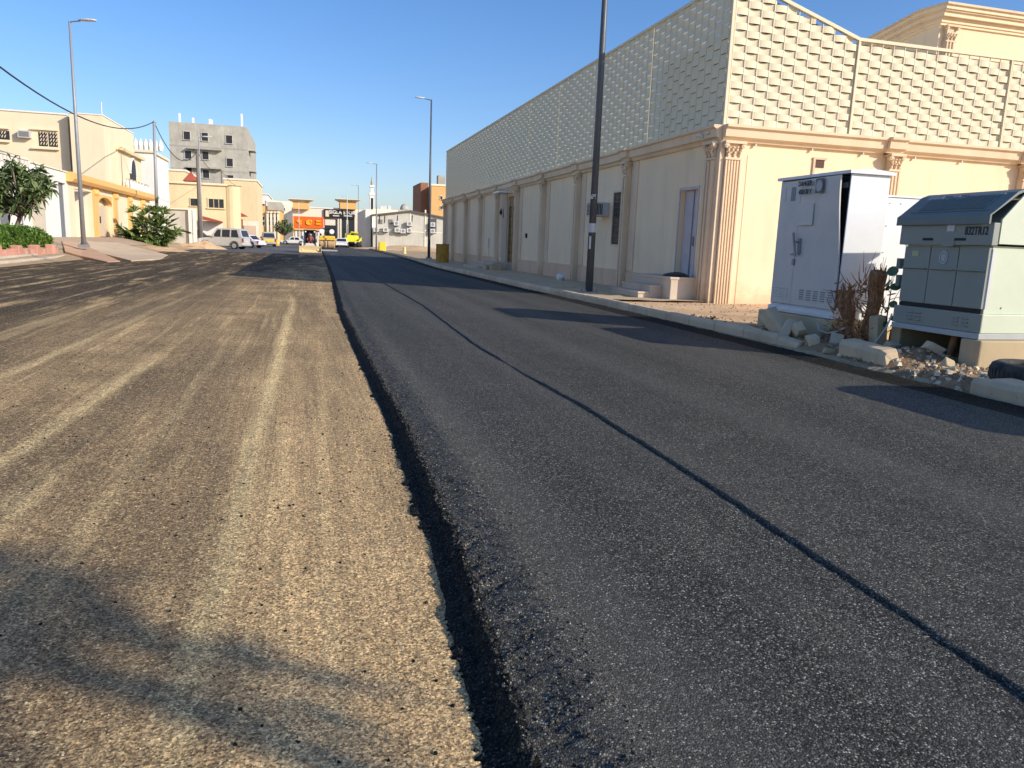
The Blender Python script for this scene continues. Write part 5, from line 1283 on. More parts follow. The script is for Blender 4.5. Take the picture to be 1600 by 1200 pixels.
m=MB(); m.box(sx(457),sx(459),SY-.7,SY-.03,0,sz(338,458)); m.box(sx(459.1),sx(505.5),SY-.5,SY-.03,sz(360,480),sz(357.2,480)); m.build('sign_frame',M_ORNG2,SP)
m=MB(); m.box(sx(460),sx(504),SY-.04,SY-.004,0,sz(360,480)); sf=m.build('shop_front',M_GLASS,SP)
m=MB()
for k in range(9): x=sx(461+k*5); m.box(x,x+.5,SY-.09,SY-.041,.2,sz(360.5,480))
m.build('window_poster',M_WHT,sf)
m=MB(); m.box(sx(506.5),sx(554),SY-.5,SY-.02,sz(341,530),sz(328,530)); bs_=m.build('sign',plain('black_sign',(.015,.013,.013),.4),SP)
m=MB(); m.box(sx(508.5),sx(514),SY-.55,SY-.503,sz(338.5,511),sz(329,511)); m.build('sign_panel',M_CREAM,bs_)
tw_=text_obj('lettering','SIGLA STORE',1.15,M_WHT,SP,face_my((0,0,0)),.1,.03,1.0); tw_.location=_v((sx(536.5),SY-.58,sz(332.5,536)))-_v(SP.location)
m=MB(); m.box(sx(520),sx(530),SY-.6,SY-.503,sz(338,525),sz(336.6,525)); m.box(sx(537),sx(550),SY-.6,SY-.503,sz(338.2,543),sz(336.8,543)); m.build('subtitle_strip',M_WHT,bs_)
m=MB(); m.box(sx(507),sx(526),SY-.05,SY-.004,0,sz(342,516)); m.box(sx(534),sx(554),SY-.05,SY-.004,0,sz(342,545)); g2=m.build('shop_front',M_GLASS,SP)
m=MB(); m.box(sx(508),sx(524),SY-.1,SY-.053,sz(352,516),sz(343,516)); m.box(sx(541),sx(544),SY-.1,SY-.053,.5,sz(342.5,543)); m.box(sx(527.5),sx(529.5),SY-.3,SY-.053,0,sz(342,528)); m.box(sx(531),sx(533.5),SY-.3,SY-.01,0,sz(342,532)); m.build('shop_pillar',M_CREAM3,SP)
B9=bldg('building','plain cream building right of the black shop sign','building',*pbox(568,583,327,200,20),M_CREAM3)
m=MB(); c=onY(570,350,200); m.box(c.x-1.5,c.x+1,199.9,199.99,0,onY(570,337,200).z); m.build('door',M_BROWN,B9)
B10=bldg('building','low cream building with white air conditioners on its roof behind the warehouse','building',*pbox(583,622,327,210,20),M_CREAM3)
for px in(597,603,608): c=onY(px,324,212); m=MB(); m.box(c.x-.5,c.x+.5,212,213,onY(583,327,210).z,c.z+.4); m.build('air_conditioner',M_LAMP,B10)
B11=thing('building','grey roof with a small dome on the skyline above the warehouse ridge','building',(onY(633,330,230).x,230,0))
a=onY(615,327,230);b=onY(647,329,230); m=MB(); m.box(a.x,b.x,230,245,0,a.z); m.build('wall',M_GCON,B11); m=MB(); c=onY(632.5,326,231); m.lathe((c.x,232,c.z-.3),[(1.3,0),(1.2,.8),(.7,1.5),(0,1.8)],14); m.build('dome',M_GCON,B11,smooth=True)
# minaret
MY=330.0; mc=onY(581,330,MY); MI=thing('minaret','slim white minaret rising above the grey warehouse','minaret',(mc.x,MY,0))
zt_=onY(581,291,MY).z; z2=onY(581,302,MY).z; w_=(onY(585,320,MY).x-onY(577,320,MY).x)/2*.9
m=MB(); m.prism([(mc.x-w_,MY-w_),(mc.x+w_,MY-w_),(mc.x+w_,MY+w_),(mc.x-w_,MY+w_)],'z',0,z2-.8); m.build('shaft',M_WHT,MI)
m=MB(); m.box(mc.x-w_*1.25,mc.x+w_*1.25,MY-w_*1.25,MY+w_*1.25,z2-.8,z2+.2); m.box(mc.x-w_*.7,mc.x+w_*.7,MY-w_*.7,MY+w_*.7,z2+.2,zt_-.4); m.box(mc.x-w_*1.1,mc.x+w_*1.1,MY-w_*1.1,MY+w_*1.1,zt_-.4,zt_+.4); m.build('balcony',M_WHT,MI)
m=MB(); m.lathe((mc.x,MY,zt_+.4),[(w_*.6,0),(w_*.5,1.2),(.12,3.5),(0,onY(581,281,MY).z-zt_)],10); m.build('finial',M_GCON,MI)
m=MB(); m.box(mc.x-.5,mc.x+.5,MY-w_-.05,MY-w_-.01,z2-14,z2-2); m.build('slot_window',M_DARK,MI)
# warehouse
WY=127.0; wl=onY(583,345,WY); wr=onY(696,345,WY); rg=onY(641,331,WY)
WH=thing('warehouse','grey block warehouse with a shallow gable covered in white air conditioners','warehouse',(rg.x,WY,0))
ze=onY(583,337.5,WY).z; zr=onY(696,342,WY).z
m=MB(); m.prism([(wl.x,-.1),(wr.x,-.1),(wr.x,zr),(rg.x,rg.z),(wl.x,ze)],'y',WY,WY+25); m.build('wall',M_BLK,WH)
m=MB()
for (a,b) in(((wl.x-.2,ze),(rg.x,rg.z)),((rg.x,rg.z),(wr.x+.2,zr))): m.prism([(a[0],a[1]+.003),(b[0],b[1]+.003),(b[0],b[1]+.25),(a[0],a[1]+.25)],'y',WY-.4,WY+25.2)
m.build('roof',plain('roof_edge',(.10,.09,.08),.6),WH)
m=MB(); a=onY(571,331,WY+2); m.box(a.x,wl.x-.21,WY+2,WY+22,-.1,onY(576,327,WY+2).z); m.box(wl.x-.2,wl.x+.5,WY-.2,WY-.003,3.0,ze+.4); m.build('side_wing',M_WHT,WH)
m=MB(); z=onY(640,362,WY).z; m.box(wl.x,wr.x,WY-.06,WY-.003,z-.1,z+.05); x=onY(664.5,350,WY).x; m.box(x-.12,x+.12,WY-.1,WY-.003,0,zr+1.3); m.box(rg.x-.1,rg.x+.1,WY-.05,WY-.004,z+.05,rg.z-.1); m.build('band',M_CREAM3,WH)
for px in(594,610): c=onY(px,346.5,WY); win(WH,'y',(c.x,WY,c.z),.75,.75,None,mat=plain('shutter_grey',(.18,.18,.16),.7))
acs=[(587,358.7),(602,358.7),(618.7,349),(620,359.5),(629,361),(639,349.5),(638.7,360),(675,351),(675,361)]
for k,(px,py) in enumerate(acs):
    c=onY(px,py,WY); ac=MB(); ac.box(c.x-.42,c.x+.42,WY-.75,WY-.3,c.z-.36,c.z+.36); a_=ac.build('air_conditioner',M_LAMP,WH)
    ac=MB(); ac.cyl((c.x,WY-.76,c.z),(c.x,WY-.751,c.z),.25,n=14); ac.build('fan',plain('fan_grey',(.25,.25,.24),.6),a_)
    ac=MB(); ac.box(c.x-.4,c.x+.4,WY-.7,WY-.004,c.z-.45,c.z-.37); ac.build('bracket',M_DARK,a_)
m=MB(); c=onY(673,356,WY); m.box(c.x-.5,c.x+.95,WY-.03,WY-.003,c.z-.95,c.z+1.5); m.build('panel',plain('panel_dark',(.08,.08,.08),.7),WH)
for px in(601,621,644,593): c=onY(px,343,WY); m=MB(); m.cyl((c.x,WY-.06,c.z-.6),(c.x+.05,WY-.06,c.z+.7),.05,n=5); m.build('conduit',M_DARK,WH)
# orange building at right of the street
OY=157.0; a=onY(674,300,OY); b=onY(712,300,OY)
OB=thing('apartment_building','orange apartment block with a shaded brown side above the warehouse','building',(a.x+4,OY,0))
m=MB(); m.box(a.x,b.x+4,OY,OY+16,0,onY(690,291,OY).z); m.build('wall',M_ORNG,OB)
m=MB(); m.box(a.x-.01,a.x-.002,OY+.2,OY+12,0,onY(674,296,OY).z); m.build('side_shade',M_BROWN,OB)  # thin brown sheet: this side's shade put into its colour
m=MB(); xx=a.x; yy=onX(660,300,xx).y; m.box(xx-1.6,xx-.02,OY+4,OY+16,0,onY(664,286,OY+5).z); m.build('stair_tower',M_BROWN,OB)
m=MB(); m.box(a.x-.1,b.x+4,OY-.15,OY+.2,onY(690,291,OY).z+.003,onY(690,288,OY).z); m.build('parapet',M_CREAM3,OB)
c=onY(690,281,OY+4); m=MB(); m.box(c.x-.7,c.x+.7,OY+4,OY+6,12,onY(690,274,OY+4).z); m.build('roof_box',M_GCON,OB)
for py in(309,324.5): c=onY(689.5,py,OY); win(OB,'y',(c.x,OY,c.z),.5,.6,M_CREAM3,mat=M_DARK)
# small far tree on the street, and shrubs in front of shops
tc=onY(444,352,150); rosette_tree('tree','small round tree in front of the grey lean-to shed','tree',(tc.x,150,0),[(tc.x,150,0),(tc.x,150,1.6)],tips_in((tc.x,150,tc.z-.3),(1.7,1.3,1.25),80,61,low=-.8),M_LDIST,.4,.16,18,62,rad=.12)
# far skyline strip of low houses so the horizon is closed
r=random.Random(77)
for i,(px,py,Y,w_,mt) in enumerate(((-60,352,150,16,M_CREAM3),(-200,350,110,18,M_CREAM),)):
    c=onY(px,py,Y); bldg('house',['pale house beyond the left edge behind the villas','cream house far outside the left edge'][i],'house',c.x-w_/2,c.x+w_/2,Y,Y+12,0,8,mt)
# ---------------------------------------------------------------- utility poles and overhead cables
M_WOOD=stucco('pole_wood',(.20,.17,.14),.2,.3); M_PGREY=paint('pole_grey',(.33,.34,.36),.5,.2,.2)
def upole(pxb,pyb,pxt,pyt,Y,r0,mat,label,extra=None):
    b=onY(pxb,pyb,Y); t_=onY(pxt,pyt,Y); o=thing('utility_pole',label,'utility pole',(b.x,Y,b.z-.3),group='utility poles on the left')
    m=MB(); m.tube([(b.x,Y,b.z-.3),((b.x+t_.x)/2,Y,(b.z+t_.z)/2),(t_.x,Y,t_.z)],[r0,r0*.85,r0*.65],10); m.build('pole',mat,o,smooth=True)
    m=MB(); m.box(t_.x-.18,t_.x+.18,Y-.05,Y+.05,t_.z-.12,t_.z-.04); m.cyl((t_.x,Y,t_.z-.05),(t_.x,Y,t_.z+.12),.05,.03,8); m.build('insulator',M_STEEL,o)
    return t_,o
T1,_=upole(246,355,240.5,190,72,.16,M_PGREY,'grey utility pole behind the bushy palm')
T2,o2=upole(313,372,308,236,84,.20,M_WOOD,'thick dark utility pole left of the silver car')
T3,_=upole(348,356,346,266,108,.13,M_WOOD,'utility pole above the bonnet of the silver car')
T4,_=upole(369,362,368,296,122,.12,M_WOOD,'utility pole between the round bay and the tall yellow block')
T5,_=upole(387,368,385,284,128,.11,M_WOOD,'thin pole against the tall yellow block')
upole(416,374,415,314,150,.14,M_WOOD,'utility pole in front of the ornate orange house')
b=onY(316,372,86); lamp(b,onY(310.5,214,86).z,.10,.06,M_PGREY,'lamp post right behind the thick dark utility pole',(1,-.1),.35,head=1.3)
c=onY(247,285,72); m=MB(); m.tube([(c.x-.02,72,c.z-.15),(c.x-.02,72,c.z+.15)],.155,10); 
def cable(a,b,sag,r_,label):
    a=_v(a);b=_v(b); m=MB(); m.tube([a.lerp(b,i/24)-_v((0,0,4*sag*(i/24)*(1-i/24))) for i in range(25)],r_,6); tag(m.build('overhead_cable',plain('cable_black',(.03,.03,.035),.6),smooth=True),label,'cable','overhead cables')
c0=onY(-70,50,30.0)
cable(c0,T1,1.55,.035,'thick black cable sagging from the top left corner to the grey utility pole')
cable(T1,T2,1.9,.035,'black cable sagging between the grey pole and the thick dark pole')
cable(T2,T3,.9,.025,'black cable running down from the thick dark pole to the next pole')
cable(T3,T5,1.2,.02,'thin cable crossing in front of the tall yellow block')
# ---------------------------------------------------------------- vehicles
M_TYRE=plain('tyre_black',(.02,.02,.02),.8); M_RIM=paint('rim_silver',(.55,.55,.55),.35,.6,.2)
M_TAIL=plain('tail_red',(.35,.02,.02),.3); M_HEADL=plain('lamp_clear',(.8,.8,.8),.2)
def car(label,loc,rotz,L,W,H,mat,kind,cat='car',group=None):
    # length along local +x is the FRONT
    t=thing('parked_car',label,cat,loc,rotz,group); hl=L/2; bh=H*.56; gc=.28; wr=.36 if kind!='sedan' else .32
    if kind=='suv': prof=[(-hl,.42),(-hl,bh*.95),(-hl+.12,bh),(hl-1.35,bh),(hl-.15,bh*.86),(hl,bh*.7),(hl,.42),(hl-.25,gc),(-hl+.25,gc)]; cab=[(-hl+.06,bh),(-hl+.32,H-.06),(-hl+.6,H),(hl-2.2,H),(hl-1.9,H-.05),(hl-1.35,bh)]
    elif kind=='van': prof=[(-hl,.42),(-hl,bh),(hl-.9,bh),(hl-.1,bh*.85),(hl,.6),(hl,.42),(hl-.2,gc),(-hl+.2,gc)]; cab=[(-hl+.03,bh),(-hl+.15,H-.05),(-hl+.35,H),(hl-1.8,H),(hl-1.5,H-.06),(hl-.8,bh)]
    else: prof=[(-hl,.45),(-hl+.02,bh*.95),(-hl+.3,bh*1.03),(-hl+.9,bh*1.05),(hl-1.3,bh*1.02),(hl-.2,bh*.82),(hl,bh*.6),(hl,.4),(hl-.25,gc),(-hl+.25,gc)]; cab=[(-hl+.6,bh*1.03),(-hl+1.25,H-.04),(-hl+1.6,H),(hl-2.2,H),(hl-1.9,H-.04),(hl-1.25,bh*1.0)]
    def loft(P,w0,w1,m,zref,ztop):
        n=len(P); V=[]
        for sgn in(-1,1):
            for x,z in P:
                k=(z-zref)/(ztop-zref) if ztop>zref else 0; k=max(0,min(1,k)); V.append((x,sgn*(w0+(w1-w0)*k)/2,z))
        m.add(V,[tuple(range(n)),tuple(range(2*n-1,n-1,-1))]+[(i,n+i,n+(i+1)%n,(i+1)%n) for i in range(n)])
    m=MB(); loft(prof,W,W*.97,m,gc,bh); b=m.build('body',mat,t,world=False,bevel=.07)
    m=MB(); 
    loft(cab,W*.95,W*.78,m,bh,H); m.build('cabin',mat,t,world=False,bevel=.05)
    # glass panes, slightly proud
    def pane(x0,x1,x2,x3,z0,z1,name='window'):
        for sgn in(-1,1):
            ya=sgn*((W*.95+(W*.78-W*.95)*(z0-bh)/(H-bh))/2+.012); yb=sgn*((W*.95+(W*.78-W*.95)*(z1-bh)/(H-bh))/2+.012)
            mm=MB(); mm.add([(x0,ya,z0),(x1,ya,z0),(x2,yb,z1),(x3,yb,z1),(x0,ya-sgn*.02,z0),(x1,ya-sgn*.02,z0),(x2,yb-sgn*.02,z1),(x3,yb-sgn*.02,z1)],[(0,1,2,3),(7,6,5,4),(0,4,5,1),(1,5,6,2),(2,6,7,3),(3,7,4,0)]); mm.build(name,M_GLASS,t,world=False)
    z0=bh+.05; z1=H-.14
    xr=-hl+.35 if kind!='sedan' else -hl+1.05; xf=hl-1.55 if kind!='van' else hl-1.0
    n=3 if kind=='suv' else 2; seg=(xf-xr)/n
    for i in range(n):
        a=xr+seg*i+.07; b_=xr+seg*(i+1)-.07; pane(a,b_,b_-(.42 if i==n-1 else 0),a+(.22 if i==0 else 0),z0,z1)
    # rear and front screens
    (xa,za),(xb,zb)=cab[0],cab[1]
    def scr(p,q,s,name):
        d=_v((q[0]-p[0],0,q[1]-p[1])); nn=_v((-d.z,0,d.x)).normalized()*s; c=_v((p[0],0,p[1]))
        A=c+d*.14+nn*.015; B=c+d*.86+nn*.015; w0=W*.42; w1=W*.36
        mm=MB(); mm.add([(A.x,-w0,A.z),(A.x,w0,A.z),(B.x,w1,B.z),(B.x,-w1,B.z)],[(0,1,2,3)]); mm.build(name,M_GLASS,t,world=False)
    scr(cab[0],cab[1],1,'rear_window'); scr(cab[-1],cab[-2],-1,'windscreen')
    for sgn in(-1,1):
        for x in(-hl+L*.19,hl-L*.19):
            mm=MB(); mm.wheel((x,sgn*(W/2-.10),wr),(0,1,0),wr,.24,20); wh=mm.build('wheel',M_TYRE,t,world=False,smooth=False)
            mm=MB(); mm.cyl((x,sgn*(W/2+.022),wr),(x,sgn*(W/2+.03),wr),wr*.62,n=16); mm.build('rim',M_RIM,wh,world=False)
            mm=MB(); mm.v=[]; pts=[(x+(wr+.07)*math.cos(a*math.pi/8),sgn*(W/2+.002),wr+(wr+.07)*math.sin(a*math.pi/8)) for a in range(9)]; mm.tube(pts,.035,5); mm.build('wheel_arch',M_DARK,t,world=False)
        mm=MB(); mm.box(-hl-.012,-hl+.06,sgn*W*.46-.09,sgn*W*.46+.09,bh*.62,bh*.98); mm.build('tail_light',M_TAIL,t,world=False)
        mm=MB(); mm.box(hl-.14,hl+.012,sgn*W*.38-.16,sgn*W*.38+.16,bh*.62,bh*.8); mm.build('headlight',M_HEADL,t,world=False)
        mm=MB(); mm.box(hl-1.75,hl-1.6,sgn*(W/2+.02)-.09,sgn*(W/2+.02)+.09,bh+.03,bh+.2); mm.build('mirror',mat,t,world=False)
    mm=MB(); mm.box(-hl-.07,-hl+.1,-W*.46,W*.46,.38,.56); mm.build('bumper',mat,t,world=False,bevel=.03); mm=MB(); mm.box(hl-.1,hl+.07,-W*.46,W*.46,.34,.54); mm.build('bumper',mat,t,world=False,bevel=.03)
    mm=MB(); mm.box(-hl-.02,-hl+.0,-.26,.26,.72,.86); mm.build('number_plate',M_LAMP,t,world=False)
    return t
M_SILV=paint('car_silver',(.68,.68,.64),.3,.4,.15); M_CWHT=paint('car_white',(.78,.78,.76),.3,0,.08)
sp=onY(350,383,80); car('silver four-wheel-drive car parked side-on at the left kerb','' or (sp.x,80,HT(sp.x,80)+.05),math.radians(162),4.6,1.98,2.0,M_SILV,'suv',group='parked cars')
sp=onY(381,381,92); car('white saloon car parked just behind the silver four-wheel drive','' or (sp.x,92,.03),math.radians(152),4.6,1.75,1.45,M_CWHT,'sedan',group='parked cars')
sp=onY(419,383,108); vn=car('small white and yellow van seen from behind on the left side of the road',(sp.x,108,.03),math.radians(96),4.2,1.75,1.9,paint('van_grey',(.42,.42,.38),.4,0,.2),'van','van',group='parked cars')
m=MB(); m.box(-2.14,-2.09,-.62,.62,.62,.98); m.build('rear_panel',plain('van_yellow',(.75,.55,.05),.5),vn,world=False)
sp=onY(459,373,150); car('distant white car parked across in front of the orange shop',(sp.x,150,.03),math.radians(172),4.6,1.8,1.45,M_CWHT,'sedan',group='parked cars')
sp=onY(534,386,118); car('low white car behind the road roller',(sp.x,118,.13),math.radians(-95),4.3,1.75,1.4,M_CWHT,'sedan',group='parked cars')
sp=onY(572,386,140); car('white pickup-like car beyond the yellow paver by the warehouse',(sp.x,140,.1),math.radians(-110),4.8,1.85,1.8,M_CWHT,'suv',group='parked cars')
sp=onY(300,374,88); car('dark car half hidden behind the thick dark utility pole',(sp.x-.3,88.5,HT(sp.x,88)+.03),math.radians(175),4.4,1.75,1.4,paint('car_dark',(.05,.05,.055),.3),'sedan',group='parked cars')
# ---- skid steer loader
M_YEL=paint('machine_yellow',(.80,.52,.06),.45,0,.35,(.3,.22,.12)); M_CREAMP=paint('machine_cream',(.75,.72,.62),.45,0,.25); M_LIME=paint('machine_lime',(.85,.74,.03),.45,0,.15); M_TAN=paint('drum_tan',(.50,.33,.18),.6,0,.4)
LY=73.0; lp=onY(485,396,LY)
SK=thing('skid_steer_loader','white skid steer loader with a yellow bucket, facing the camera on the road','loader',(lp.x,LY,.03))
def P_(name,fn,mat,parent=None,bevel=0,smooth=False): m=MB(); fn(m); return m.build(name,mat,parent,world=False,bevel=bevel,smooth=smooth)
P_('body',lambda m:(m.box(-.55,.55,.2,2.0,.3,.85),m.box(-.7,.7,1.3,2.3,.35,1.25)),M_CREAMP,SK,.05)
P_('cab',lambda m:(m.box(-.5,-.42,.1,.2,.7,1.98),m.box(.42,.5,.1,.2,.7,1.98),m.box(-.5,-.42,1.2,1.3,.7,1.98),m.box(.42,.5,1.2,1.3,.7,1.98),m.box(-.54,.54,.05,1.35,1.981,2.08),m.box(-.42,.42,1.22,1.28,.8,1.98)),M_DARK,SK)
P_('arm',lambda m:(m.obox((-.68,.75,1.0),(.07,0,0),(0,.95,.42),(0,-.04,.10)),m.obox((-.68,-.45,.52),(.07,0,0),(0,.30,.34),(0,-.07,.06))),M_CREAMP,SK)
P_('arm',lambda m:(m.obox((.68,.75,1.0),(.07,0,0),(0,.95,.42),(0,-.04,.10)),m.obox((.68,-.45,.52),(.07,0,0),(0,.30,.34),(0,-.07,.06))),M_CREAMP,SK)
P_('bucket',lambda m:(m.prism([(-1.35,.03),(-.7,.03),(-.62,.25),(-.75,.62),(-.80,.60),(-.70,.26),(-.76,.09),(-1.35,.07)],'x',-.95,.95),m.prism([(-1.3,.05),(-.68,.05),(-.78,.6)],'x',-.98,-.951),m.prism([(-1.3,.05),(-.68,.05),(-.78,.6)],'x',.951,.98)),paint('bucket_tan',(.72,.55,.27),.55,.1,.4),SK)
P_('front_plate',lambda m:m.box(-.42,.42,-.60,-.55,.35,.75),M_LAMP,SK)
for x in(-.78,.78):
    for y in(.45,1.65): w1_=P_('wheel',lambda m:m.wheel((x,y,.40),(1,0,0),.40,.28,18),M_TYRE,SK); P_('rim',lambda m:m.cyl((x-.15,y,.4),(x+.15,y,.4),.2,n=12),M_CREAMP,w1_)
for x in(-.4,.4): P_('headlight',lambda m:m.cyl((x,.04,1.9),(x,-.02,1.9),.07,n=10),M_HEADL,SK)
P_('seat',lambda m:(m.box(-.25,.25,.6,1.05,.75,.9),m.box(-.25,.25,1.0,1.15,.9,1.5)),M_DARK,SK)
def person(label,base,pts,edges,cloth,skin,scale=1):
    # pts: name->(x,y,z,r)
    names=list(pts); me=bpy.data.meshes.new('person'); me.from_pydata([pts[n][:3] for n in names],[(names.index(a),names.index(b)) for a,b in edges],[]); o=bpy.data.objects.new('person',me); COL.objects.link(o); o.location=base
    md=o.modifiers.new('skin','SKIN'); 
    for i,n in enumerate(names): me.skin_vertices[0].data[i].radius=(pts[n][3],pts[n][3]); me.skin_vertices[0].data[i].use_root=(n=='pelvis')
    s_=o.modifiers.new('sub','SUBSURF'); s_.levels=1; s_.render_levels=2; me.materials.append(cloth); return tag(o,label,'person')
M_CLO=plain('work_clothes',(.35,.10,.08),.9); M_SKIN=plain('skin',(.35,.19,.12),.6)
pp={'pelvis':(0,.75,.98,.15),'chest':(0,.80,1.32,.17),'neck':(0,.76,1.52,.06),'head':(0,.72,1.64,.10),'crown':(0,.72,1.74,.08),
'hipl':(-.11,.72,.96,.10),'kneel':(-.14,.32,.95,.075),'anklel':(-.14,.25,.55,.05),'toel':(-.14,.12,.50,.04),'hipr':(.11,.72,.96,.10),'kneer':(.14,.32,.95,.075),'ankler':(.14,.25,.55,.05),'toer':(.14,.12,.50,.04),
'shl':(-.2,.80,1.44,.07),'ell':(-.28,.62,1.2,.05),'hal':(-.22,.36,1.18,.035),'shr':(.2,.80,1.44,.07),'elr':(.28,.62,1.2,.05),'har':(.22,.36,1.18,.035)}
ee=[('pelvis','chest'),('chest','neck'),('neck','head'),('head','crown'),('pelvis','hipl'),('hipl','kneel'),('kneel','anklel'),('anklel','toel'),('pelvis','hipr'),('hipr','kneer'),('kneer','ankler'),('ankler','toer'),('chest','shl'),('shl','ell'),('ell','hal'),('chest','shr'),('shr','elr'),('elr','har')]
pe=person('operator in dull red clothes and pale headcloth seated in the skid steer loader',(lp.x,LY,.0),pp,ee,M_CLO,M_SKIN)
m=MB(); m.lathe((0,.72,1.60),[(.0,-.08),(.07,-.07),(.1,0),(.105,.06),(.09,.12),(.04,.17),(0,.18)],12); fc=m.build('face',M_SKIN,pe,world=False,smooth=True)
m=MB(); m.lathe((0,.74,1.66),[(.115,-.05),(.125,.03),(.10,.12),(.04,.165),(0,.17)],12); m.build('headcloth',M_WHT,pe,world=False,smooth=True)
for sg in(-1,1):
    m=MB(); 
    m.rock((sg*.22,.33,1.19),.04,seed=3,sy=1.2,sub=1)
    for k in range(4): m.tube([(sg*(.20+.016*k),.31,1.2),(sg*(.20+.016*k),.27,1.2-.01*(k%2)),(sg*(.20+.016*k),.265,1.17)],[.008,.008,.006],5)
    m.tube([(sg*.19,.33,1.2),(sg*.17,.30,1.19)],[.009,.007],5); m.build('hand',M_SKIN,pe,world=False)
# steel plate lying by the loader
m=MB(); a=onY(512,391,83); m.box(a.x-1.0,a.x+.9,80,84,ZL+.02,ZL+.12); tag(m.build('steel_plate',paint('plate_steel',(.42,.41,.42),.5,.2,.2)),'flat pale steel plate lying on the new asphalt behind the loader','plate')
# ---- tandem roller
RY=100.0; rp=onY(511,388,RY)
RO=thing('road_roller','yellow road roller with a split tan drum and black roll bar, on the fresh asphalt','roller',(rp.x,RY,ZL))
for x0,x1 in((-.95,-.03),(.03,.95)):
    P_('drum',lambda m:m.wheel(((x0+x1)/2,-.7,.62),(1,0,0),.62,x1-x0,24),M_TAN,RO)
for x in(-.6,.6): P_('rear_wheel',lambda m:m.wheel((x,2.0,.6),(1,0,0),.6,.5,20),M_TYRE,RO)
P_('frame',lambda m:(m.box(-1.12,-.98,-1.3,-.1,.45,.95),m.box(.98,1.12,-1.3,-.1,.45,.95),m.box(-1.12,1.12,-1.40,-1.28,1.08,1.3)),M_YEL,RO,.03)
P_('bonnet',lambda m:(m.box(-.95,.95,-1.2,.3,1.28,1.6),m.box(-.85,.85,.3,2.6,.7,1.4)),M_YEL,RO,.08)
P_('roll_bar',lambda m:(m.tube([(-.7,.9,1.3),(-.7,.9,2.45),(.7,.9,2.45),(.7,.9,1.3)],.09,8),m.box(-.75,.75,.3,1.7,2.46,2.54)),M_DARK,RO)
P_('seat',lambda m:(m.box(-.3,.3,1.0,1.5,1.4,1.55),m.box(-.3,.3,1.4,1.55,1.55,2.05)),M_DARK,RO)
P_('steering_wheel',lambda m:m.tube([(.2*math.cos(a*.63),.55+.1*math.sin(a*.63),1.85+.15*math.sin(a*.63)) for a in range(11)],.02,5),M_DARK,RO)
for x in(-.62,.62): P_('work_light',lambda m:m.cyl((x,.3,2.15),(x,.18,2.15),.3,n=14),M_HEADL,RO)
# ---- tracked paver
VY=125.0; vp=onY(551,387,VY)
PV=thing('paving_machine','bright lime yellow tracked paving machine at the end of the fresh asphalt','paver',(vp.x,VY,ZL))
for x in(-.95,.95):
    tr=P_('track',lambda m:m.prism([(-1.5,.45),(-1.3,.04),(1.3,.04),(1.5,.45),(1.3,1.0),(-1.3,1.0)],'x',x-.28,x+.28),M_TYRE,PV,.04)
    for k in range(4): P_('roller_wheel',lambda m:m.cyl((x-.3,-1.0+k*.65,.45),(x+.3,-1.0+k*.65,.45),.22,n=12),M_STEEL,tr)
P_('body',lambda m:(m.box(-1.3,1.3,-1.3,1.5,1.02,1.5),m.box(-.9,.9,-.2,1.4,1.45,1.9)),M_LIME,PV,.08)
P_('hopper',lambda m:(m.obox((-1.0,-1.9,1.25),(.1,0,.02),(0,.6,0),(-.25,0,.35)),m.obox((1.0,-1.9,1.25),(.1,0,.02),(0,.6,0),(.25,0,.35)),m.box(-1.0,1.0,-2.4,-1.31,.9,1.0)),M_LIME,PV)
P_('screed',lambda m:(m.box(-1.6,1.6,2.1,2.7,.08,.4),m.box(-1.4,1.4,2.0,2.2,.4,.6)),M_DARK,PV)
P_('boom',lambda m:m.tube([(-.6,.3,1.8),(-.2,-.3,2.4),(.8,-.6,2.3)],[.14,.12,.1],8),M_LIME,PV)
P_('engine_cover',lambda m:(m.box(.2,1.2,.3,1.4,1.901,2.25)),plain('cover_olive',(.12,.13,.06),.6),PV,.06)
P_('ladder_rail',lambda m:(m.tube([(-1.1,.9,1.4),(-1.1,.9,2.2),(-1.1,.1,2.2),(-1.1,.1,1.4)],.03,6)),M_LIME,PV)
# ---- bins and barriers on the right verge
yb_=46.5; c=onY(691,412,yb_); YB=thing('steel_drum','rusty mustard yellow steel drum standing at the near pavement end of the wall','drum',(c.x,yb_,.2))
M_RUST=paint('rusty_yellow',(.50,.27,.03),.7,0,.75,(.14,.07,.03),scale=4)
m=MB(); w_=.40; m.lathe((0,0,0),[(0,.02),(w_,.02),(w_,.5),(w_+.02,.52),(w_,.54),(w_,1.05),(w_+.02,1.07),(w_,1.09),(w_-.03,1.06),(w_-.04,.3),(0,.3)],24); m.build('shell',M_RUST,YB,world=False,smooth=False)
m=MB(); m.tube([(w_*math.cos(a*.42),w_*math.sin(a*.42),1.09) for a in range(16)],.02,6); m.build('rim',plain('rust_rim',(.12,.05,.02),.8),YB,world=False)
c=onY(598,391,92); YC=thing('traffic_barrier','bright yellow hollow plastic barrier at the far kerb before the warehouse','barrier',(c.x,92,.15))
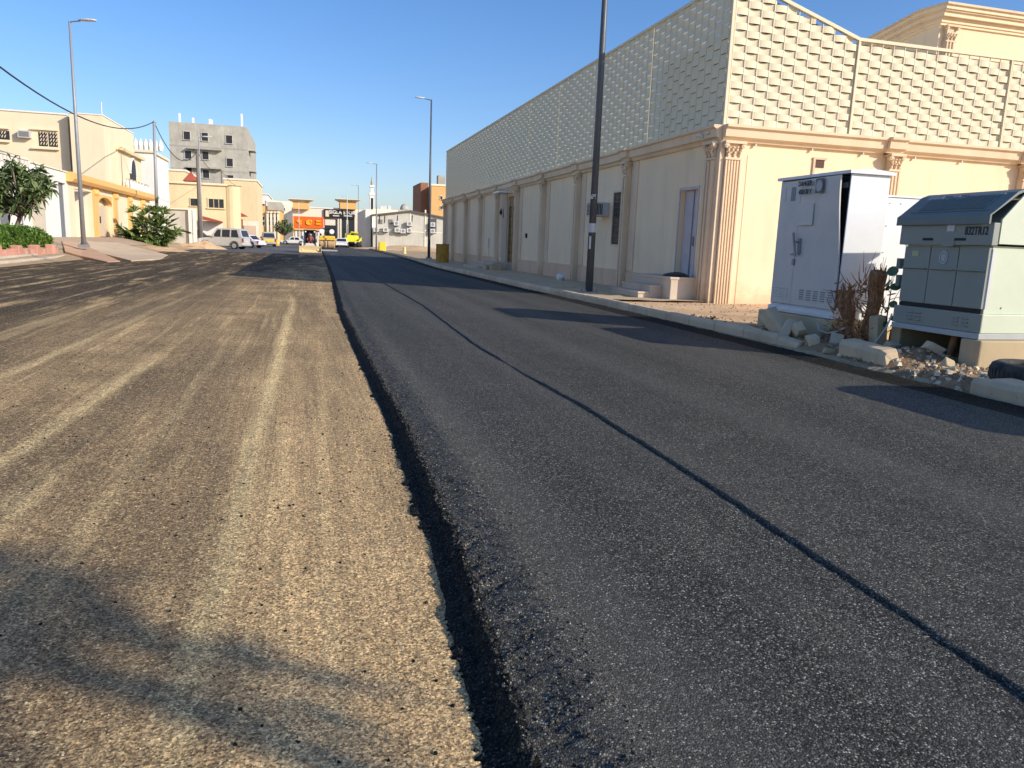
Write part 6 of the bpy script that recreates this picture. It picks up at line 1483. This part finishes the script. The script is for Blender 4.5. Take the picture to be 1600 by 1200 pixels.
m=MB(); m.prism([(-.4,0),(.4,0),(.34,.25),(.26,1.05),(-.26,1.05),(-.34,.25)],'x',-.42,.35); m.build('shell',paint('barrier_yellow',(.85,.58,.02),.5,0,.1),YC,world=False,bevel=.04); m=MB(); m.prism([(-.36,.02),(.36,.02),(.24,1.0),(-.24,1.0)],'x',-.47,-.421); m.build('end_panel',plain('end_orange',(.5,.15,.02),.6),YC,world=False)
c=onY(632,391,80); PO=thing('bollard','small pale yellow bollard on the verge in front of the warehouse','bollard',(c.x,80,.12)); m=MB(); m.lathe((0,0,0),[(.0,0),(.22,0),(.2,.1),(.15,.12),(.15,.6),(.1,.68),(0,.7)],12); m.build('post',paint('bollard_yellow',(.75,.65,.2),.5),PO,world=False); m=MB(); m.lathe((0,0,.4),[(.153,0),(.153,.1)],12); m.build('band',M_LAMP,PO,world=False)
c=onY(433,377,122); YD=thing('barrel','small orange-yellow barrel at the roadside behind the van','barrel',(c.x,122,.03)); m=MB(); m.lathe((0,0,0),[(0,0),(.32,0),(.36,.3),(.33,.8),(.3,.9),(0,.9)],14); m.build('shell',paint('barrel_orange',(.85,.45,.02),.5),YD,world=False); m=MB(); m.lathe((0,0,.35),[(.37,0),(.37,.12)],14); m.build('band',M_LAMP,YD,world=False)
# sand heaps
def heap(cx,cy,rx,ry,h,seed,mat,label):
    m=MB(); n=26; k=26
    for j in range(k+1):
        for i in range(n+1):
            u=-1+2*i/n; v=-1+2*j/k; rr=math.sqrt(u*u+v*v); x=cx+u*rx; y=cy+v*ry
            z=h*max(0,1-rr)**1.0*(1+.5*noise.noise(_v((u*3,v*3,seed))))+.12*h*noise.noise(_v((u*8,v*8,seed)))*(1-min(1,rr)); m.v.append((x,y,HT(x,y)+.02+z-.12*(rr>.95)))
    for j in range(k):
        for i in range(n): a=j*(n+1)+i; m.f.append((a,a+1,a+n+2,a+n+1))
    return tag(m.build('sand_heap',mat,smooth=True),label,'sand heap')
c=onY(318,380,76); heap(c.x,76,2.3,1.6,.75,3,M_VERGE,'heap of orange-tan sand at the foot of the thick utility pole')
c=onY(265,392,62); heap(c.x,62,1.8,2.2,.25,4,M_VERGE,'low sandy mound spilling off the left ramp')
c=onY(640,388,112); heap(c.x,112,9,6,.7,5,M_VERGE,'long low sand bank in front of the warehouse')
